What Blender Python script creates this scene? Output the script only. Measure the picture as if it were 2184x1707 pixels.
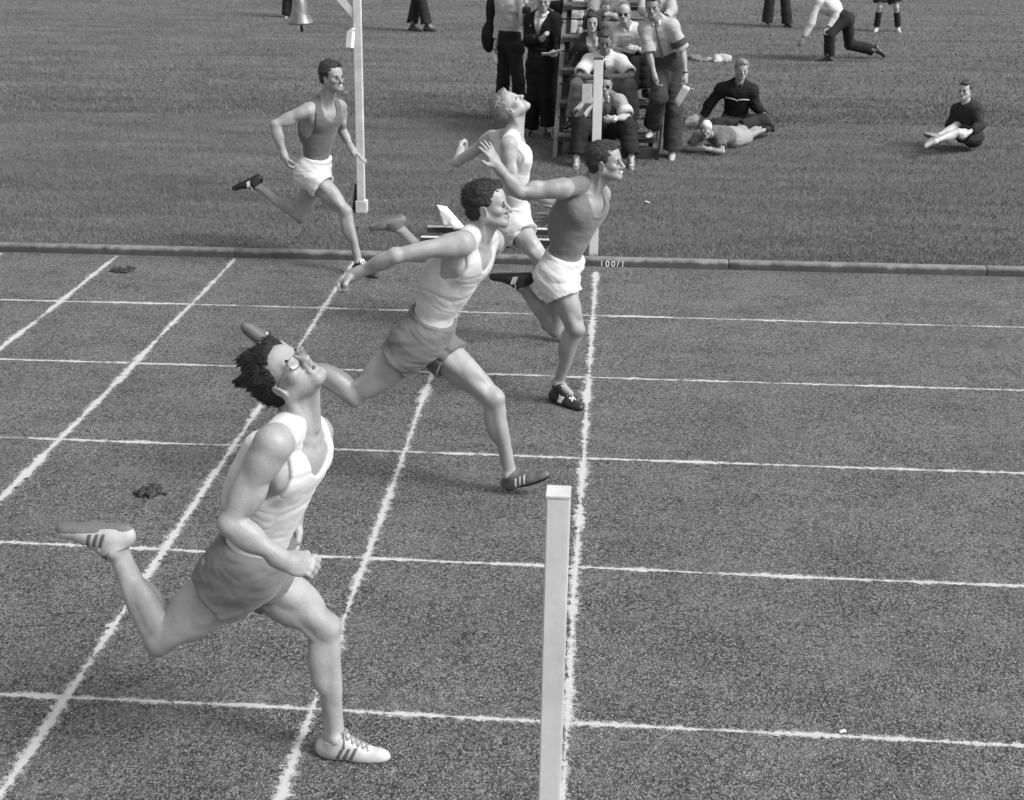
import bpy, bmesh, math, random
import numpy as np
from mathutils import Vector, Matrix

for o in list(bpy.data.objects):
    bpy.data.objects.remove(o)
scene = bpy.context.scene
COL = scene.collection
random.seed(7)
RNG = np.random.default_rng(11)

# ------------------------------------------------------------------ camera
VW, VH = 2184.0, 1707.0                     # the picture grid the measurements were taken on
CAM = np.array([0.12098, -4.2977, 3.31099])
YAW, PITCH, ROLL, FL = -0.08024, -0.40635, 0.00066, 1.23738
CF = np.array([math.sin(YAW)*math.cos(PITCH), math.cos(YAW)*math.cos(PITCH), math.sin(PITCH)])
_r = np.array([math.cos(YAW), -math.sin(YAW), 0.0]); _u = np.cross(_r, CF)
CR = _r*math.cos(ROLL) + _u*math.sin(ROLL)
CU = _u*math.cos(ROLL) - _r*math.sin(ROLL)

def P(px, py, Y=None, Z=None):
    """real place of a picture point whose depth (Y) or height (Z) is known"""
    d = CF + CR*(px-VW/2)/(FL*VW) + CU*(VH/2-py)/(FL*VW)
    t = (Y-CAM[1])/d[1] if Y is not None else (Z-CAM[2])/d[2]
    return CAM + t*d

cam = bpy.data.cameras.new('camera')
cam.sensor_fit = 'HORIZONTAL'; cam.sensor_width = 36.0; cam.lens = 36.0*FL
cam.clip_start = 0.05; cam.clip_end = 2000.0
cam.dof.use_dof = True; cam.dof.focus_distance = 5.6; cam.dof.aperture_fstop = 11.0
camo = bpy.data.objects.new('camera', cam); COL.objects.link(camo)
camo.matrix_world = Matrix(((CR[0], CU[0], -CF[0], CAM[0]), (CR[1], CU[1], -CF[1], CAM[1]),
                            (CR[2], CU[2], -CF[2], CAM[2]), (0, 0, 0, 1)))
scene.camera = camo

# ------------------------------------------------------------------ light
SUN_EL, SUN_AZ = math.radians(46), math.radians(110)      # azimuth from +Y towards +X
world = bpy.data.worlds.new('World'); scene.world = world; world.use_nodes = True
nt = world.node_tree; nt.nodes.clear()
sky = nt.nodes.new('ShaderNodeTexSky'); sky.sky_type = 'NISHITA'; sky.sun_disc = False
sky.sun_elevation = SUN_EL; sky.sun_rotation = SUN_AZ
sky.air_density = 1.0; sky.dust_density = 3.0; sky.ozone_density = 1.0
bw = nt.nodes.new('ShaderNodeRGBToBW')                   # black and white film: the light carries no colour
bg = nt.nodes.new('ShaderNodeBackground'); bg.inputs['Strength'].default_value = 0.145
wo = nt.nodes.new('ShaderNodeOutputWorld')
nt.links.new(sky.outputs[0], bw.inputs[0]); nt.links.new(bw.outputs[0], bg.inputs[0]); nt.links.new(bg.outputs[0], wo.inputs[0])
sl = bpy.data.lights.new('sun', 'SUN'); sl.energy = 1.75; sl.angle = math.radians(18); sl.color = (1, 1, 1)
so = bpy.data.objects.new('sun', sl); COL.objects.link(so)
sd = Vector((math.sin(SUN_AZ)*math.cos(SUN_EL), math.cos(SUN_AZ)*math.cos(SUN_EL), math.sin(SUN_EL)))
so.rotation_euler = sd.to_track_quat('Z', 'Y').to_euler(); so.location = (20, 8, 18)
vs = scene.view_settings
scene.display_settings.display_device = 'sRGB'
vs.view_transform = 'Standard'; vs.look = 'None'; vs.gamma = 1.0; vs.use_curve_mapping = False; vs.exposure = 0.95

# ------------------------------------------------------------------ materials
MATS = {}
class NT:
    def __init__(s, name):
        s.m = bpy.data.materials.new(name); s.m.use_nodes = True
        s.t = s.m.node_tree; s.b = s.t.nodes['Principled BSDF']; s.out = s.t.nodes['Material Output']
        s.tc = s.t.nodes.new('ShaderNodeTexCoord')
    def n(s, t, **kw):
        x = s.t.nodes.new(t)
        for k, v in kw.items():
            if k in x.inputs: x.inputs[k].default_value = v
            else: setattr(x, k, v)
        return x
    def l(s, a, b): s.t.links.new(a, b)
    def coords(s, scale=(1, 1, 1), rot=(0, 0, 0), kind='Object'):
        mp = s.n('ShaderNodeMapping'); mp.inputs['Scale'].default_value = scale; mp.inputs['Rotation'].default_value = rot
        s.l(s.tc.outputs[kind], mp.inputs[0]); return mp.outputs[0]
    def noise(s, vec, scale, detail=3, rough=.55):
        x = s.n('ShaderNodeTexNoise'); x.inputs['Scale'].default_value = scale
        x.inputs['Detail'].default_value = detail; x.inputs['Roughness'].default_value = rough
        s.l(vec, x.inputs['Vector']); return x.outputs[0]
    def ramp(s, fac, stops):
        r = s.n('ShaderNodeValToRGB'); e = r.color_ramp.elements
        while len(e) < len(stops): e.new(.5)
        for q, (p, v) in zip(e, stops): q.position = p; q.color = (v, v, v, 1)
        s.l(fac, r.inputs[0]); return r.outputs[0]
    def math(s, op, a, b=None):
        x = s.n('ShaderNodeMath', operation=op)
        for i, v in enumerate((a, b)):
            if v is None: continue
            if isinstance(v, (int, float)): x.inputs[i].default_value = v
            else: s.l(v, x.inputs[i])
        return x.outputs[0]
    def bump(s, h, strength=.3, dist=.01):
        x = s.n('ShaderNodeBump'); x.inputs['Strength'].default_value = strength; x.inputs['Distance'].default_value = dist
        s.l(h, x.inputs['Height']); s.l(x.outputs[0], s.b.inputs['Normal'])
    def base(s, c): s.l(c, s.b.inputs['Base Color'])

def plain(name, v, rough=.6, var=.15, scale=20, bump=0.0, bscale=60, spec=.3, stretch=(1, 1, 1), metal=0.0):
    if name in MATS: return MATS[name]
    t = NT(name); vec = t.coords(stretch)
    n = t.noise(vec, scale)
    t.base(t.ramp(n, [(.3, v*(1-var)), (.7, min(1, v*(1+var)))]))
    t.b.inputs['Roughness'].default_value = rough; t.b.inputs['Specular IOR Level'].default_value = spec
    t.b.inputs['Metallic'].default_value = metal
    if bump: t.bump(t.noise(vec, bscale, 4), bump, .006)
    MATS[name] = t.m; return t.m

def skin(v):
    name = 'skin_%d' % round(v*1000)
    if name in MATS: return MATS[name]
    t = NT(name); vec = t.coords()
    n = t.noise(vec, 7, 4, .6); f = t.noise(vec, 130, 2)
    mx = t.math('ADD', t.math('MULTIPLY', n, .75), t.math('MULTIPLY', f, .25))
    t.base(t.ramp(mx, [(.30, v*.72), (.55, v), (.72, v*1.14)]))
    t.b.inputs['Roughness'].default_value = .48; t.b.inputs['Specular IOR Level'].default_value = .42
    t.b.inputs['Subsurface Weight'].default_value = .0; t.b.inputs['Subsurface Radius'].default_value = (.012, .012, .012)
    t.b.inputs['Subsurface Scale'].default_value = .6
    t.bump(t.math('ADD', f, t.math('MULTIPLY', t.noise(vec, 34, 4, .65), 2.0)), .17, .005)
    MATS[name] = t.m; return t.m

def cloth(v, fold=.5, fine=True):
    name = 'cloth_%d_%d' % (round(v*1000), round(fold*100))
    if name in MATS: return MATS[name]
    t = NT(name); vec = t.coords()
    wv = t.coords((9, 9, 24), (.35, .5, 0)); w = t.noise(wv, 1.0, 1.5, .4)
    f = t.noise(vec, 420, 2); c = t.noise(vec, 9, 3)
    t.base(t.ramp(t.math('ADD', t.math('MULTIPLY', c, .6), t.math('MULTIPLY', f, .4)), [(.3, v*.86), (.7, min(.92, v*1.1))]))
    t.b.inputs['Roughness'].default_value = .92; t.b.inputs['Specular IOR Level'].default_value = .12
    t.b.inputs['Sheen Weight'].default_value = .15 if v > .1 else 0.0
    t.bump(t.math('ADD', w, t.math('MULTIPLY', f, .012)), fold*.8, .02)
    MATS[name] = t.m; return t.m

def hairmat(v):
    name = 'hair_%d' % round(v*1000)
    if name in MATS: return MATS[name]
    t = NT(name); vec = t.coords((14, 60, 60), (0, .5, 0))
    n = t.noise(vec, 3.0, 4, .65)
    t.base(t.ramp(n, [(.3, v*.4), (.7, v*1.9)]))
    t.b.inputs['Roughness'].default_value = .5; t.b.inputs['Specular IOR Level'].default_value = .4
    t.bump(n, .8, .012)
    MATS[name] = t.m; return t.m

# ------------------------------------------------------------------ shapes from distance fields
V3 = lambda *a: np.array(a, float)
def nrm(v):
    v = np.asarray(v, float); return v/(np.linalg.norm(v)+1e-9)
def orth(f, u):
    """forward, left, up frame"""
    f = nrm(f); l = nrm(np.cross(u, f)); return np.array([f, l, np.cross(f, l)])

def cone(a, b, r1, r2=None, k=.02, clips=(), op=1):
    return dict(t='c', a=np.asarray(a, float), b=np.asarray(b, float), r1=r1, r2=r1 if r2 is None else r2, k=k, clips=clips, op=op)
def ell(c, R, rad, k=.02, clips=(), op=1):
    return dict(t='e', c=np.asarray(c, float), R=np.asarray(R, float), rad=np.asarray(rad, float), k=k, clips=clips, op=op)
def ball(c, r, k=.02, clips=(), op=1):
    return cone(c, c, r, r, k, clips, op)
def slab(c, R, half, k=.004, clips=(), op=1, rnd=.003):
    return dict(t='b', c=np.asarray(c, float), R=np.asarray(R, float), half=np.asarray(half, float), k=k, clips=clips, op=op, rnd=rnd)

def pbox(p):
    if p['t'] == 'c':
        r = max(p['r1'], p['r2']); return np.minimum(p['a'], p['b'])-r, np.maximum(p['a'], p['b'])+r
    h = p['rad'] if p['t'] == 'e' else p['half']+p['rnd']
    e = np.sqrt(((p['R'].T*h)**2).sum(1)) if p['t'] == 'e' else (np.abs(p['R'].T)*h).sum(1)
    return p['c']-e, p['c']+e

def pdist(p, x, y, z):
    if p['t'] == 'c':
        a, b = p['a'], p['b']; ba = b-a; l2 = ba@ba
        dx, dy, dz = x-a[0], y-a[1], z-a[2]
        if l2 < 1e-10:
            d = np.sqrt(dx*dx+dy*dy+dz*dz)-p['r1']
        else:
            t = np.clip((dx*ba[0]+dy*ba[1]+dz*ba[2])/l2, 0, 1)
            ex, ey, ez = dx-t*ba[0], dy-t*ba[1], dz-t*ba[2]
            d = np.sqrt(ex*ex+ey*ey+ez*ez)-(p['r1']+(p['r2']-p['r1'])*t)
    else:
        c, R = p['c'], p['R']; dx, dy, dz = x-c[0], y-c[1], z-c[2]
        q = [dx*R[i][0]+dy*R[i][1]+dz*R[i][2] for i in range(3)]
        if p['t'] == 'e':
            r = p['rad']
            k0 = np.sqrt(sum((q[i]/r[i])**2 for i in range(3)))
            k1 = np.sqrt(sum((q[i]/r[i]**2)**2 for i in range(3)))+1e-6
            d = k0*(k0-1.0)/k1
            d = np.maximum(d, -r.min())
        else:
            h = p['half']; m = [np.abs(q[i])-h[i] for i in range(3)]
            d = np.sqrt(sum(np.maximum(v, 0)**2 for v in m))+np.minimum(np.maximum(np.maximum(m[0], m[1]), m[2]), 0)-p['rnd']
    for pt, n in p['clips']:
        d = np.maximum(d, (x-pt[0])*n[0]+(y-pt[1])*n[1]+(z-pt[2])*n[2])
    return d

def combine(d, e, k, op):
    if op > 0:
        h = np.maximum(k-np.abs(d-e), 0); return np.minimum(d, e)-h*h/(4*k)
    e = -e
    h = np.maximum(k-np.abs(d-e), 0); return np.maximum(d, e)+h*h/(4*k)

def at_points(prims, pts):
    pts = np.atleast_2d(pts); d = np.full(len(pts), 9.0)
    for p in prims:
        d = combine(d, pdist(p, pts[:, 0], pts[:, 1], pts[:, 2]), max(p['k'], 1e-4), p['op'])
    return d

def surface_point(prims, start, direction, far=.6):
    """where a ray from inside leaves the shape"""
    ts = np.arange(0, far, .004); q = start+ts[:, None]*direction
    d = at_points(prims, q); w = np.where(d < 0)[0]
    return q[w[-1]] if len(w) else np.asarray(start, float)

LAT = np.random.default_rng(5).random((32, 32, 32)).astype(np.float32)*2-1
def noise3(q):
    i = np.floor(q).astype(int); f = q-i; f = f*f*(3-2*f); i &= 31; j = (i+1) & 31
    def g(a, b, c): return LAT[(i, j)[a][:, 0], (i, j)[b][:, 1], (i, j)[c][:, 2]]
    x, y, z = f.T
    return ((g(0, 0, 0)*(1-x)+g(1, 0, 0)*x)*(1-y)+(g(0, 1, 0)*(1-x)+g(1, 1, 0)*x)*y)*(1-z) + \
           ((g(0, 0, 1)*(1-x)+g(1, 0, 1)*x)*(1-y)+(g(0, 1, 1)*(1-x)+g(1, 1, 1)*x)*y)*z

CORN = np.array([(0, 0, 0), (1, 0, 0), (0, 1, 0), (1, 1, 0), (0, 0, 1), (1, 0, 1), (0, 1, 1), (1, 1, 1)])
EDGE = [(0, 1), (2, 3), (4, 5), (6, 7), (0, 2), (1, 3), (4, 6), (5, 7), (0, 4), (1, 5), (2, 6), (3, 7)]
def field_mesh(prims, h, clips=(), waves=()):
    """vertices and quads of the zero surface; waves = (frame 3x3, freq xyz, amplitude, seed)"""
    lo = np.min([pbox(p)[0] for p in prims if p['op'] > 0], 0)-3*h
    hi = np.max([pbox(p)[1] for p in prims if p['op'] > 0], 0)+3*h
    n = np.ceil((hi-lo)/h).astype(int)+1
    ax = [lo[i]+h*np.arange(n[i]) for i in range(3)]
    d = np.full(tuple(n), .5, np.float32)
    for p in prims:
        a, b = pbox(p); m = max(p['k'], h)+2.5*h
        i0 = np.clip(np.floor((a-m-lo)/h).astype(int), 0, n-1); i1 = np.clip(np.ceil((b+m-lo)/h).astype(int)+1, 1, n)
        if np.any(i1 <= i0): continue
        s = tuple(slice(i0[k], i1[k]) for k in range(3))
        x = ax[0][s[0]].astype(np.float32)[:, None, None]; y = ax[1][s[1]].astype(np.float32)[None, :, None]; z = ax[2][s[2]].astype(np.float32)[None, None, :]
        d[s] = combine(d[s], pdist(p, x, y, z), max(p['k'], 1e-4), p['op'])
    for pt, nn in clips:
        d = np.maximum(d, ((ax[0]-pt[0])*nn[0])[:, None, None]+((ax[1]-pt[1])*nn[1])[None, :, None]+((ax[2]-pt[2])*nn[2])[None, None, :]).astype(np.float32)
    if waves:
        I = np.argwhere(np.abs(d) < 4*h)
        q = lo+I*h; add = 0
        for R, fr, amp, seed in waves:
            nz = noise3((q@np.asarray(R).T)*np.asarray(fr)+abs(seed)*7.31)
            add = add+amp*(nz if seed > 0 else np.minimum(np.abs(nz)*3.2, 1.0)-.6)      # below zero: narrow creases
        d[I[:, 0], I[:, 1], I[:, 2]] += add.astype(np.float32)
    s = d < 0
    c = np.zeros(tuple(n-1), np.int8)
    for o in CORN: c += s[o[0]:n[0]-1+o[0], o[1]:n[1]-1+o[1], o[2]:n[2]-1+o[2]]
    cells = np.argwhere((c > 0) & (c < 8))
    if not len(cells): return np.zeros((0, 3)), np.zeros((0, 4), int)
    vals = np.stack([d[cells[:, 0]+o[0], cells[:, 1]+o[1], cells[:, 2]+o[2]] for o in CORN], 1)
    acc = np.zeros((len(cells), 3)); cnt = np.zeros(len(cells))
    for a, b in EDGE:
        va, vb = vals[:, a], vals[:, b]; m = (va < 0) != (vb < 0)
        t = np.where(m, va/np.where(m, va-vb, 1), 0)
        acc += m[:, None]*(CORN[a]+t[:, None]*(CORN[b]-CORN[a])); cnt += m
    verts = lo+h*(cells+acc/cnt[:, None])
    idx = np.full(tuple(n-1), -1, np.int32); idx[tuple(cells.T)] = np.arange(len(cells))
    quads = []
    for axis in range(3):
        sl0 = [slice(1, -1)]*3; sl1 = [slice(1, -1)]*3
        sl0[axis] = slice(0, -1); sl1[axis] = slice(1, None)
        A, B = s[tuple(sl0)], s[tuple(sl1)]
        u, v = [(1, 2), (2, 0), (0, 1)][axis]
        for flag in (0, 1):
            e = np.argwhere(A & ~B if flag == 0 else ~A & B)
            if not len(e): continue
            off = np.ones(3, int); off[axis] = 0; e = e+off
            def cc(du, dv):
                k = e.copy(); k[:, u] += du; k[:, v] += dv; return idx[k[:, 0], k[:, 1], k[:, 2]]
            q = np.stack([cc(-1, -1), cc(0, -1), cc(0, 0), cc(-1, 0)], 1)
            quads.append(q if flag == 0 else q[:, ::-1])
    q = np.concatenate(quads); q = q[(q >= 0).all(1)]
    return verts, q

def mesh_np(name, verts, quads, smooth=True):
    me = bpy.data.meshes.new(name); quads = np.asarray(quads, np.int32); k = quads.shape[1]
    me.vertices.add(len(verts)); me.vertices.foreach_set('co', np.asarray(verts, np.float32).ravel())
    me.loops.add(quads.size); me.loops.foreach_set('vertex_index', quads.ravel())
    me.polygons.add(len(quads)); me.polygons.foreach_set('loop_start', np.arange(0, quads.size, k, dtype=np.int32))
    me.update(calc_edges=True); me.validate()
    if smooth: me.polygons.foreach_set('use_smooth', np.ones(len(me.polygons), bool))
    return me

def link(name, me, mat, parent=None, loc=(0, 0, 0)):
    o = bpy.data.objects.new(name, me); COL.objects.link(o)
    if mat is not None:
        for m in (mat if isinstance(mat, (list, tuple)) else [mat]): me.materials.append(m)
    o.location = loc
    if parent is not None: o.parent = parent
    return o
def tag(o, label=None, cat=None, group=None, kind=None):
    if label: o['label'] = label
    if cat: o['category'] = cat
    if group: o['group'] = group
    if kind: o['kind'] = kind
    return o
def soft(name, prims, h, mat, parent=None, org=(0, 0, 0), clips=(), waves=()):
    v, q = field_mesh(prims, h, clips, waves)
    return link(name, mesh_np(name, v-np.asarray(org), q), mat, parent, org if parent is None else (0, 0, 0))

class MB:
    """plain modelling: boxes, beams, tubes in one mesh"""
    def __init__(s): s.bm = bmesh.new()
    def box(s, c, half, R=None, bev=0.004):
        r = bmesh.ops.create_cube(s.bm, size=2.0); vs_ = r['verts']
        R = np.eye(3) if R is None else np.asarray(R)
        for v in vs_:
            v.co = Vector(np.asarray(c)+(np.array(v.co)*np.asarray(half))@R)
        if bev:
            es = list({e for v in vs_ for e in v.link_edges})
            bmesh.ops.bevel(s.bm, geom=es, offset=bev, segments=2, affect='EDGES', clamp_overlap=True)
        return s
    def beam(s, a, b, w, t, up=(0, 0, 1), bev=0.004):
        a, b = np.asarray(a, float), np.asarray(b, float); f = nrm(b-a); R = orth(f, up if abs(f@nrm(up)) < .98 else (0, 1, 0))
        return s.box((a+b)/2, (np.linalg.norm(b-a)/2, w/2, t/2), R, bev)
    def tube(s, pts, rad, seg=10, cap=True):
        pts = [np.asarray(p, float) for p in pts]; rings = []
        rad = rad if hasattr(rad, '__len__') else [rad]*len(pts)
        for i, p in enumerate(pts):
            f = nrm(pts[min(i+1, len(pts)-1)]-pts[max(i-1, 0)]); R = orth(f, (0, 0, 1) if abs(f[2]) < .95 else (1, 0, 0))
            rings.append([s.bm.verts.new(p+rad[i]*(math.cos(6.28318*k/seg)*R[1]+math.sin(6.28318*k/seg)*R[2])) for k in range(seg)])
        for A, B in zip(rings, rings[1:]):
            for k in range(seg): s.bm.faces.new((A[k], A[(k+1) % seg], B[(k+1) % seg], B[k])).smooth = True
        if cap:
            s.bm.faces.new(rings[0][::-1]); s.bm.faces.new(rings[-1])
        return s
    def lathe(s, c, prof, seg=24, axis=(0, 0, 1)):
        R = orth((1, 0, 0) if abs(axis[0]) < .9 else (0, 1, 0), axis); rings = []
        for r, z in prof:
            rings.append([s.bm.verts.new(np.asarray(c)+r*(math.cos(6.28318*k/seg)*R[0]+math.sin(6.28318*k/seg)*R[1])+z*np.asarray(axis)) for k in range(seg)])
        for A, B in zip(rings, rings[1:]):
            for k in range(seg): s.bm.faces.new((A[k], A[(k+1) % seg], B[(k+1) % seg], B[k])).smooth = True
        return s
    def build(s, name, mat, parent=None, org=(0, 0, 0)):
        bmesh.ops.recalc_face_normals(s.bm, faces=s.bm.faces[:])
        for v in s.bm.verts: v.co -= Vector(org)
        me = bpy.data.meshes.new(name); s.bm.to_mesh(me); s.bm.free()
        return link(name, me, mat, parent, org if parent is None else (0, 0, 0))
def empty(name, loc, **kw):
    o = bpy.data.objects.new(name, None); COL.objects.link(o); o.location = loc; o.empty_display_size = .1
    return tag(o, **kw)

# ------------------------------------------------------------------ the ground
def sheet(name, x0, x1, y0, y1, z, mat, kind='structure'):
    me = mesh_np(name, [(x0, y0, 0), (x1, y0, 0), (x1, y1, 0), (x0, y1, 0)], [(0, 1, 2, 3)], False)
    o = link(name, me, mat, None, (0, 0, z)); tag(o, kind=kind); return o

t = NT('cinder'); vec = t.coords()
big = t.noise(t.coords((.8, 1.1, 1)), 2.2, 5, .6); mid = t.noise(vec, 38, 4, .65); fin = t.noise(vec, 150, 3, .7)
vor = t.n('ShaderNodeTexVoronoi', feature='F1'); vor.inputs['Scale'].default_value = 120; t.l(vec, vor.inputs['Vector'])
wn = t.n('ShaderNodeTexWhiteNoise'); t.l(vor.outputs['Position'], wn.inputs['Vector'])
grain = t.math('ADD', t.math('MULTIPLY', wn.outputs['Value'], .30), t.math('MULTIPLY', t.math('SUBTRACT', .5, vor.outputs['Distance']), .22))   # each cinder has its own tone and a dark joint round it
col = t.ramp(t.math('ADD', t.math('ADD', t.math('MULTIPLY', mid, .22), grain), t.math('ADD', t.math('MULTIPLY', fin, .28), t.math('MULTIPLY', big, .22))),
             [(.32, .020), (.50, .125), (.68, .30)])
spk = t.math('MULTIPLY', t.math('GREATER_THAN', wn.outputs['Value'], .96), t.math('LESS_THAN', vor.outputs['Distance'], .34))
dust = t.ramp(t.math('ADD', t.math('MULTIPLY', t.noise(t.coords((.55, 2.4, 1), (0, 0, .06)), 2.4, 6, .72), .6), t.math('MULTIPLY', t.noise(t.coords((1, 1, 1)), 7.0, 5, .7), .4)), [(.47, 0.0), (.68, 1.0)])
dent = t.noise(t.coords((1, 1, 1)), 11.0, 2, .4)
mx = t.n('ShaderNodeMixRGB'); mx.inputs[2].default_value = (.21, .21, .21, 1); t.l(t.math('MULTIPLY', dust, .6), mx.inputs[0]); t.l(col, mx.inputs[1])
m2 = t.n('ShaderNodeMixRGB'); m2.inputs[2].default_value = (.5, .5, .5, 1); t.l(spk, m2.inputs[0]); t.l(mx.outputs[0], m2.inputs[1])
t.base(m2.outputs[0]); t.b.inputs['Roughness'].default_value = .85; t.b.inputs['Specular IOR Level'].default_value = .25
t.bump(t.math('ADD', t.math('ADD', t.math('MULTIPLY', mid, .6), t.math('MULTIPLY', dent, 2.2)), t.math('ADD', fin, t.math('MULTIPLY', vor.outputs['Distance'], .7))), .95, .02)
CINDER = t.m

t = NT('turf'); vec = t.coords()
a = t.noise(t.coords((.35, 1.5, 1)), 1.6, 6, .62); b = t.noise(t.coords((9, 22, 1)), 1.5, 4, .7); c = t.noise(t.coords((.05, .62, 1)), 1.0, 3)
v = t.math('ADD', t.math('MULTIPLY', a, .42), t.math('ADD', t.math('MULTIPLY', b, .38), t.math('MULTIPLY', c, .2)))
t.base(t.ramp(v, [(.36, .066), (.5, .115), (.66, .17)]))
t.b.inputs['Roughness'].default_value = .9; t.b.inputs['Specular IOR Level'].default_value = .1
t.bump(t.math('ADD', b, t.math('MULTIPLY', a, .6)), .8, .05)
TURF = t.m

sheet('ground', -600, 600, -600, 900, -.03, plain('soil', .06, .95))
KY0, KY1 = 6.38, 6.495                                      # front and back of the kerb
sheet('running_track', -60, 60, -25, KY0+.03, 0.0, CINDER)
sheet('infield', -300, 300, KY1-.03, 700, .012, TURF)

# chalk lines: powder lying 4 mm over the cinders, ragged where the grains let it through
def chalk(name, half, groove):
    t = NT(name); at = t.n('ShaderNodeAttribute', attribute_name='across')
    vec = t.coords(); d = t.math('ABSOLUTE', at.outputs['Fac'])
    n1 = t.noise(vec, 26, 4, .7); n2 = t.noise(vec, 210, 2, .8); n3 = t.noise(vec, 2.4, 4, .6)
    thr = t.math('ADD', t.math('MULTIPLY', t.math('POWER', d, .62), .60), t.math('ADD', t.math('MULTIPLY', t.math('SUBTRACT', n3, .5), .95), .27))
    k = t.math('GREATER_THAN', t.math('ADD', n2, t.math('MULTIPLY', t.math('SUBTRACT', n1, .5), .9)), thr)
    if groove:
        off = t.math('ADD', at.outputs['Fac'], t.math('MULTIPLY', t.math('SUBTRACT', n3, .5), .5))
        g = t.math('LESS_THAN', t.math('ABSOLUTE', off), .05)
        k = t.math('MULTIPLY', k, t.math('SUBTRACT', 1.0, t.math('MULTIPLY', g, t.math('GREATER_THAN', n1, .46))))
    t.base(t.ramp(n2, [(.3, .34), (.7, .56)])); t.b.inputs['Roughness'].default_value = .95; t.b.inputs['Specular IOR Level'].default_value = .05
    tr = t.n('ShaderNodeBsdfTransparent'); mx = t.n('ShaderNodeMixShader')
    t.l(k, mx.inputs[0]); t.l(tr.outputs[0], mx.inputs[1]); t.l(t.b.outputs[0], mx.inputs[2]); t.l(mx.outputs[0], t.out.inputs['Surface'])
    t.bump(n2, .5, .01)
    return t.m
CH_LANE, CH_X, CH_G = chalk('chalk_lane', 1, False), chalk('chalk_cross', 1, False), chalk('chalk_wheel_mark', 1, True)
def strip(name, a, b, half, mat, wob=.012, z=.004):
    a, b = np.asarray(a, float), np.asarray(b, float); L = np.linalg.norm(b-a); n = max(2, int(L/.12)); f = (b-a)/L; s = V3(-f[1], f[0])
    off = np.cumsum(RNG.normal(0, 1, n+1)); off = np.convolve(off-np.linspace(off[0], off[-1], n+1), np.ones(7)/7, 'same'); off *= wob/max(1e-6, np.abs(off).max())
    V, Q, A = [], [], []
    for i in range(n+1):
        c = a+f*L*i/n+s*off[i]
        for q in (-1, 0, 1): V.append((*(c+s*half*q), 0)); A.append(float(q))
        if i:
            k = 3*i
            for j in (0, 1): Q.append((k-3+j, k+j, k+j+1, k-2+j))
    me = mesh_np(name, V, Q, False); at = me.attributes.new('across', 'FLOAT', 'POINT'); at.data.foreach_set('value', A)
    o = link(name, me, mat, None, (0, 0, z)); tag(o, kind='structure'); return o
LANE, GRID = 1.2688, 1.0712
for j in range(-1, 5):
    strip('lane_marking', (-14, j*LANE), (14, j*LANE), .045, CH_LANE, .014)
strip('finish_line', (-.005, -2.6), (.0, 6.2), .072, CH_X, .012, .008)
for k in range(1, 8):
    strip('cross_marking', (-k*GRID, -2.6), (-k*GRID+.005, 6.32), .072, CH_X, .016, .008)

# the kerb: concrete lengths with a rounded top
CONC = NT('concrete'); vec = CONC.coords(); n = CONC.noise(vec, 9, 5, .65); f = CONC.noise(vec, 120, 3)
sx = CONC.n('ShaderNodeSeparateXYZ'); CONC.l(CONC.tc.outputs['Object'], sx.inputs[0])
lit_top = CONC.ramp(CONC.math('ADD', CONC.math('MULTIPLY', sx.outputs['Z'], 14.0), CONC.math('MULTIPLY', CONC.math('SUBTRACT', n, .5), .9)), [(.62, 0.0), (.95, 1.0)])   # painted light: top coloured paler as if lit, face below darker as shade
mxk = CONC.n('ShaderNodeMixRGB'); CONC.l(lit_top, mxk.inputs[0]); fk = CONC.math('ADD', CONC.math('MULTIPLY', n, .6), CONC.math('MULTIPLY', f, .4))
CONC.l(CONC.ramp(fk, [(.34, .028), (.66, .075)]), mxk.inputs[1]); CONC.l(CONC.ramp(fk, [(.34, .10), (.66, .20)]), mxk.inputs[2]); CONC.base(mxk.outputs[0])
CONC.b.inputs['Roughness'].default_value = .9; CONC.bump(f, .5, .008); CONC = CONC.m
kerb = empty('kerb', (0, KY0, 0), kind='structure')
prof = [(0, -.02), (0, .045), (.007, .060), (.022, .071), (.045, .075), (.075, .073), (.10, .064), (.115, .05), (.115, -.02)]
pitch = 2.187; x = 1.1465-pitch*12
while x < 28:
    V = []; Q = []; g = .0025
    for i, xx in enumerate((x+g, x+g+.012, x+pitch-g-.012, x+pitch-g)):
        ins = .003 if i in (0, 3) else 0
        for (yy, zz) in prof: V.append((xx, yy+(ins if yy < .05 else -ins), zz-ins*(zz > .05)))
    m = len(prof)
    for i in range(3):
        for k in range(m-1): Q.append((i*m+k, (i+1)*m+k, (i+1)*m+k+1, i*m+k+1))
    me = mesh_np('kerb_stone', V, Q, True)
    bm = bmesh.new(); bm.from_mesh(me); bm.faces.new([bm.verts[:][k] for k in range(m)][::1]) if False else None
    bmesh.ops.contextual_create(bm, geom=[e for e in bm.edges if e.is_boundary and abs(e.verts[0].co.x-(x+g)) < 1e-4 and abs(e.verts[1].co.x-(x+g)) < 1e-4])
    bmesh.ops.contextual_create(bm, geom=[e for e in bm.edges if e.is_boundary and abs(e.verts[0].co.x-(x+pitch-g)) < 1e-4 and abs(e.verts[1].co.x-(x+pitch-g)) < 1e-4])
    bmesh.ops.recalc_face_normals(bm, faces=bm.faces[:]); bm.to_mesh(me); bm.free()
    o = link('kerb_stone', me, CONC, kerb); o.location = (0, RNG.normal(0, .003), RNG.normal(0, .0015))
    x += pitch
# the worn painted distance on the kerb face beside the far post
cu = bpy.data.curves.new('painted_number', 'FONT'); cu.body = '100/1'; cu.size = .074; cu.space_character = 1.35; cu.extrude = .0008
tx = bpy.data.objects.new('painted_number', cu); COL.objects.link(tx); tx.parent = kerb
tx.location = (.03, -.003, .003); tx.rotation_euler = (math.radians(90), 0, 0)
cu.materials.append(plain('worn_paint', .8, .9, .15, 90))

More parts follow.
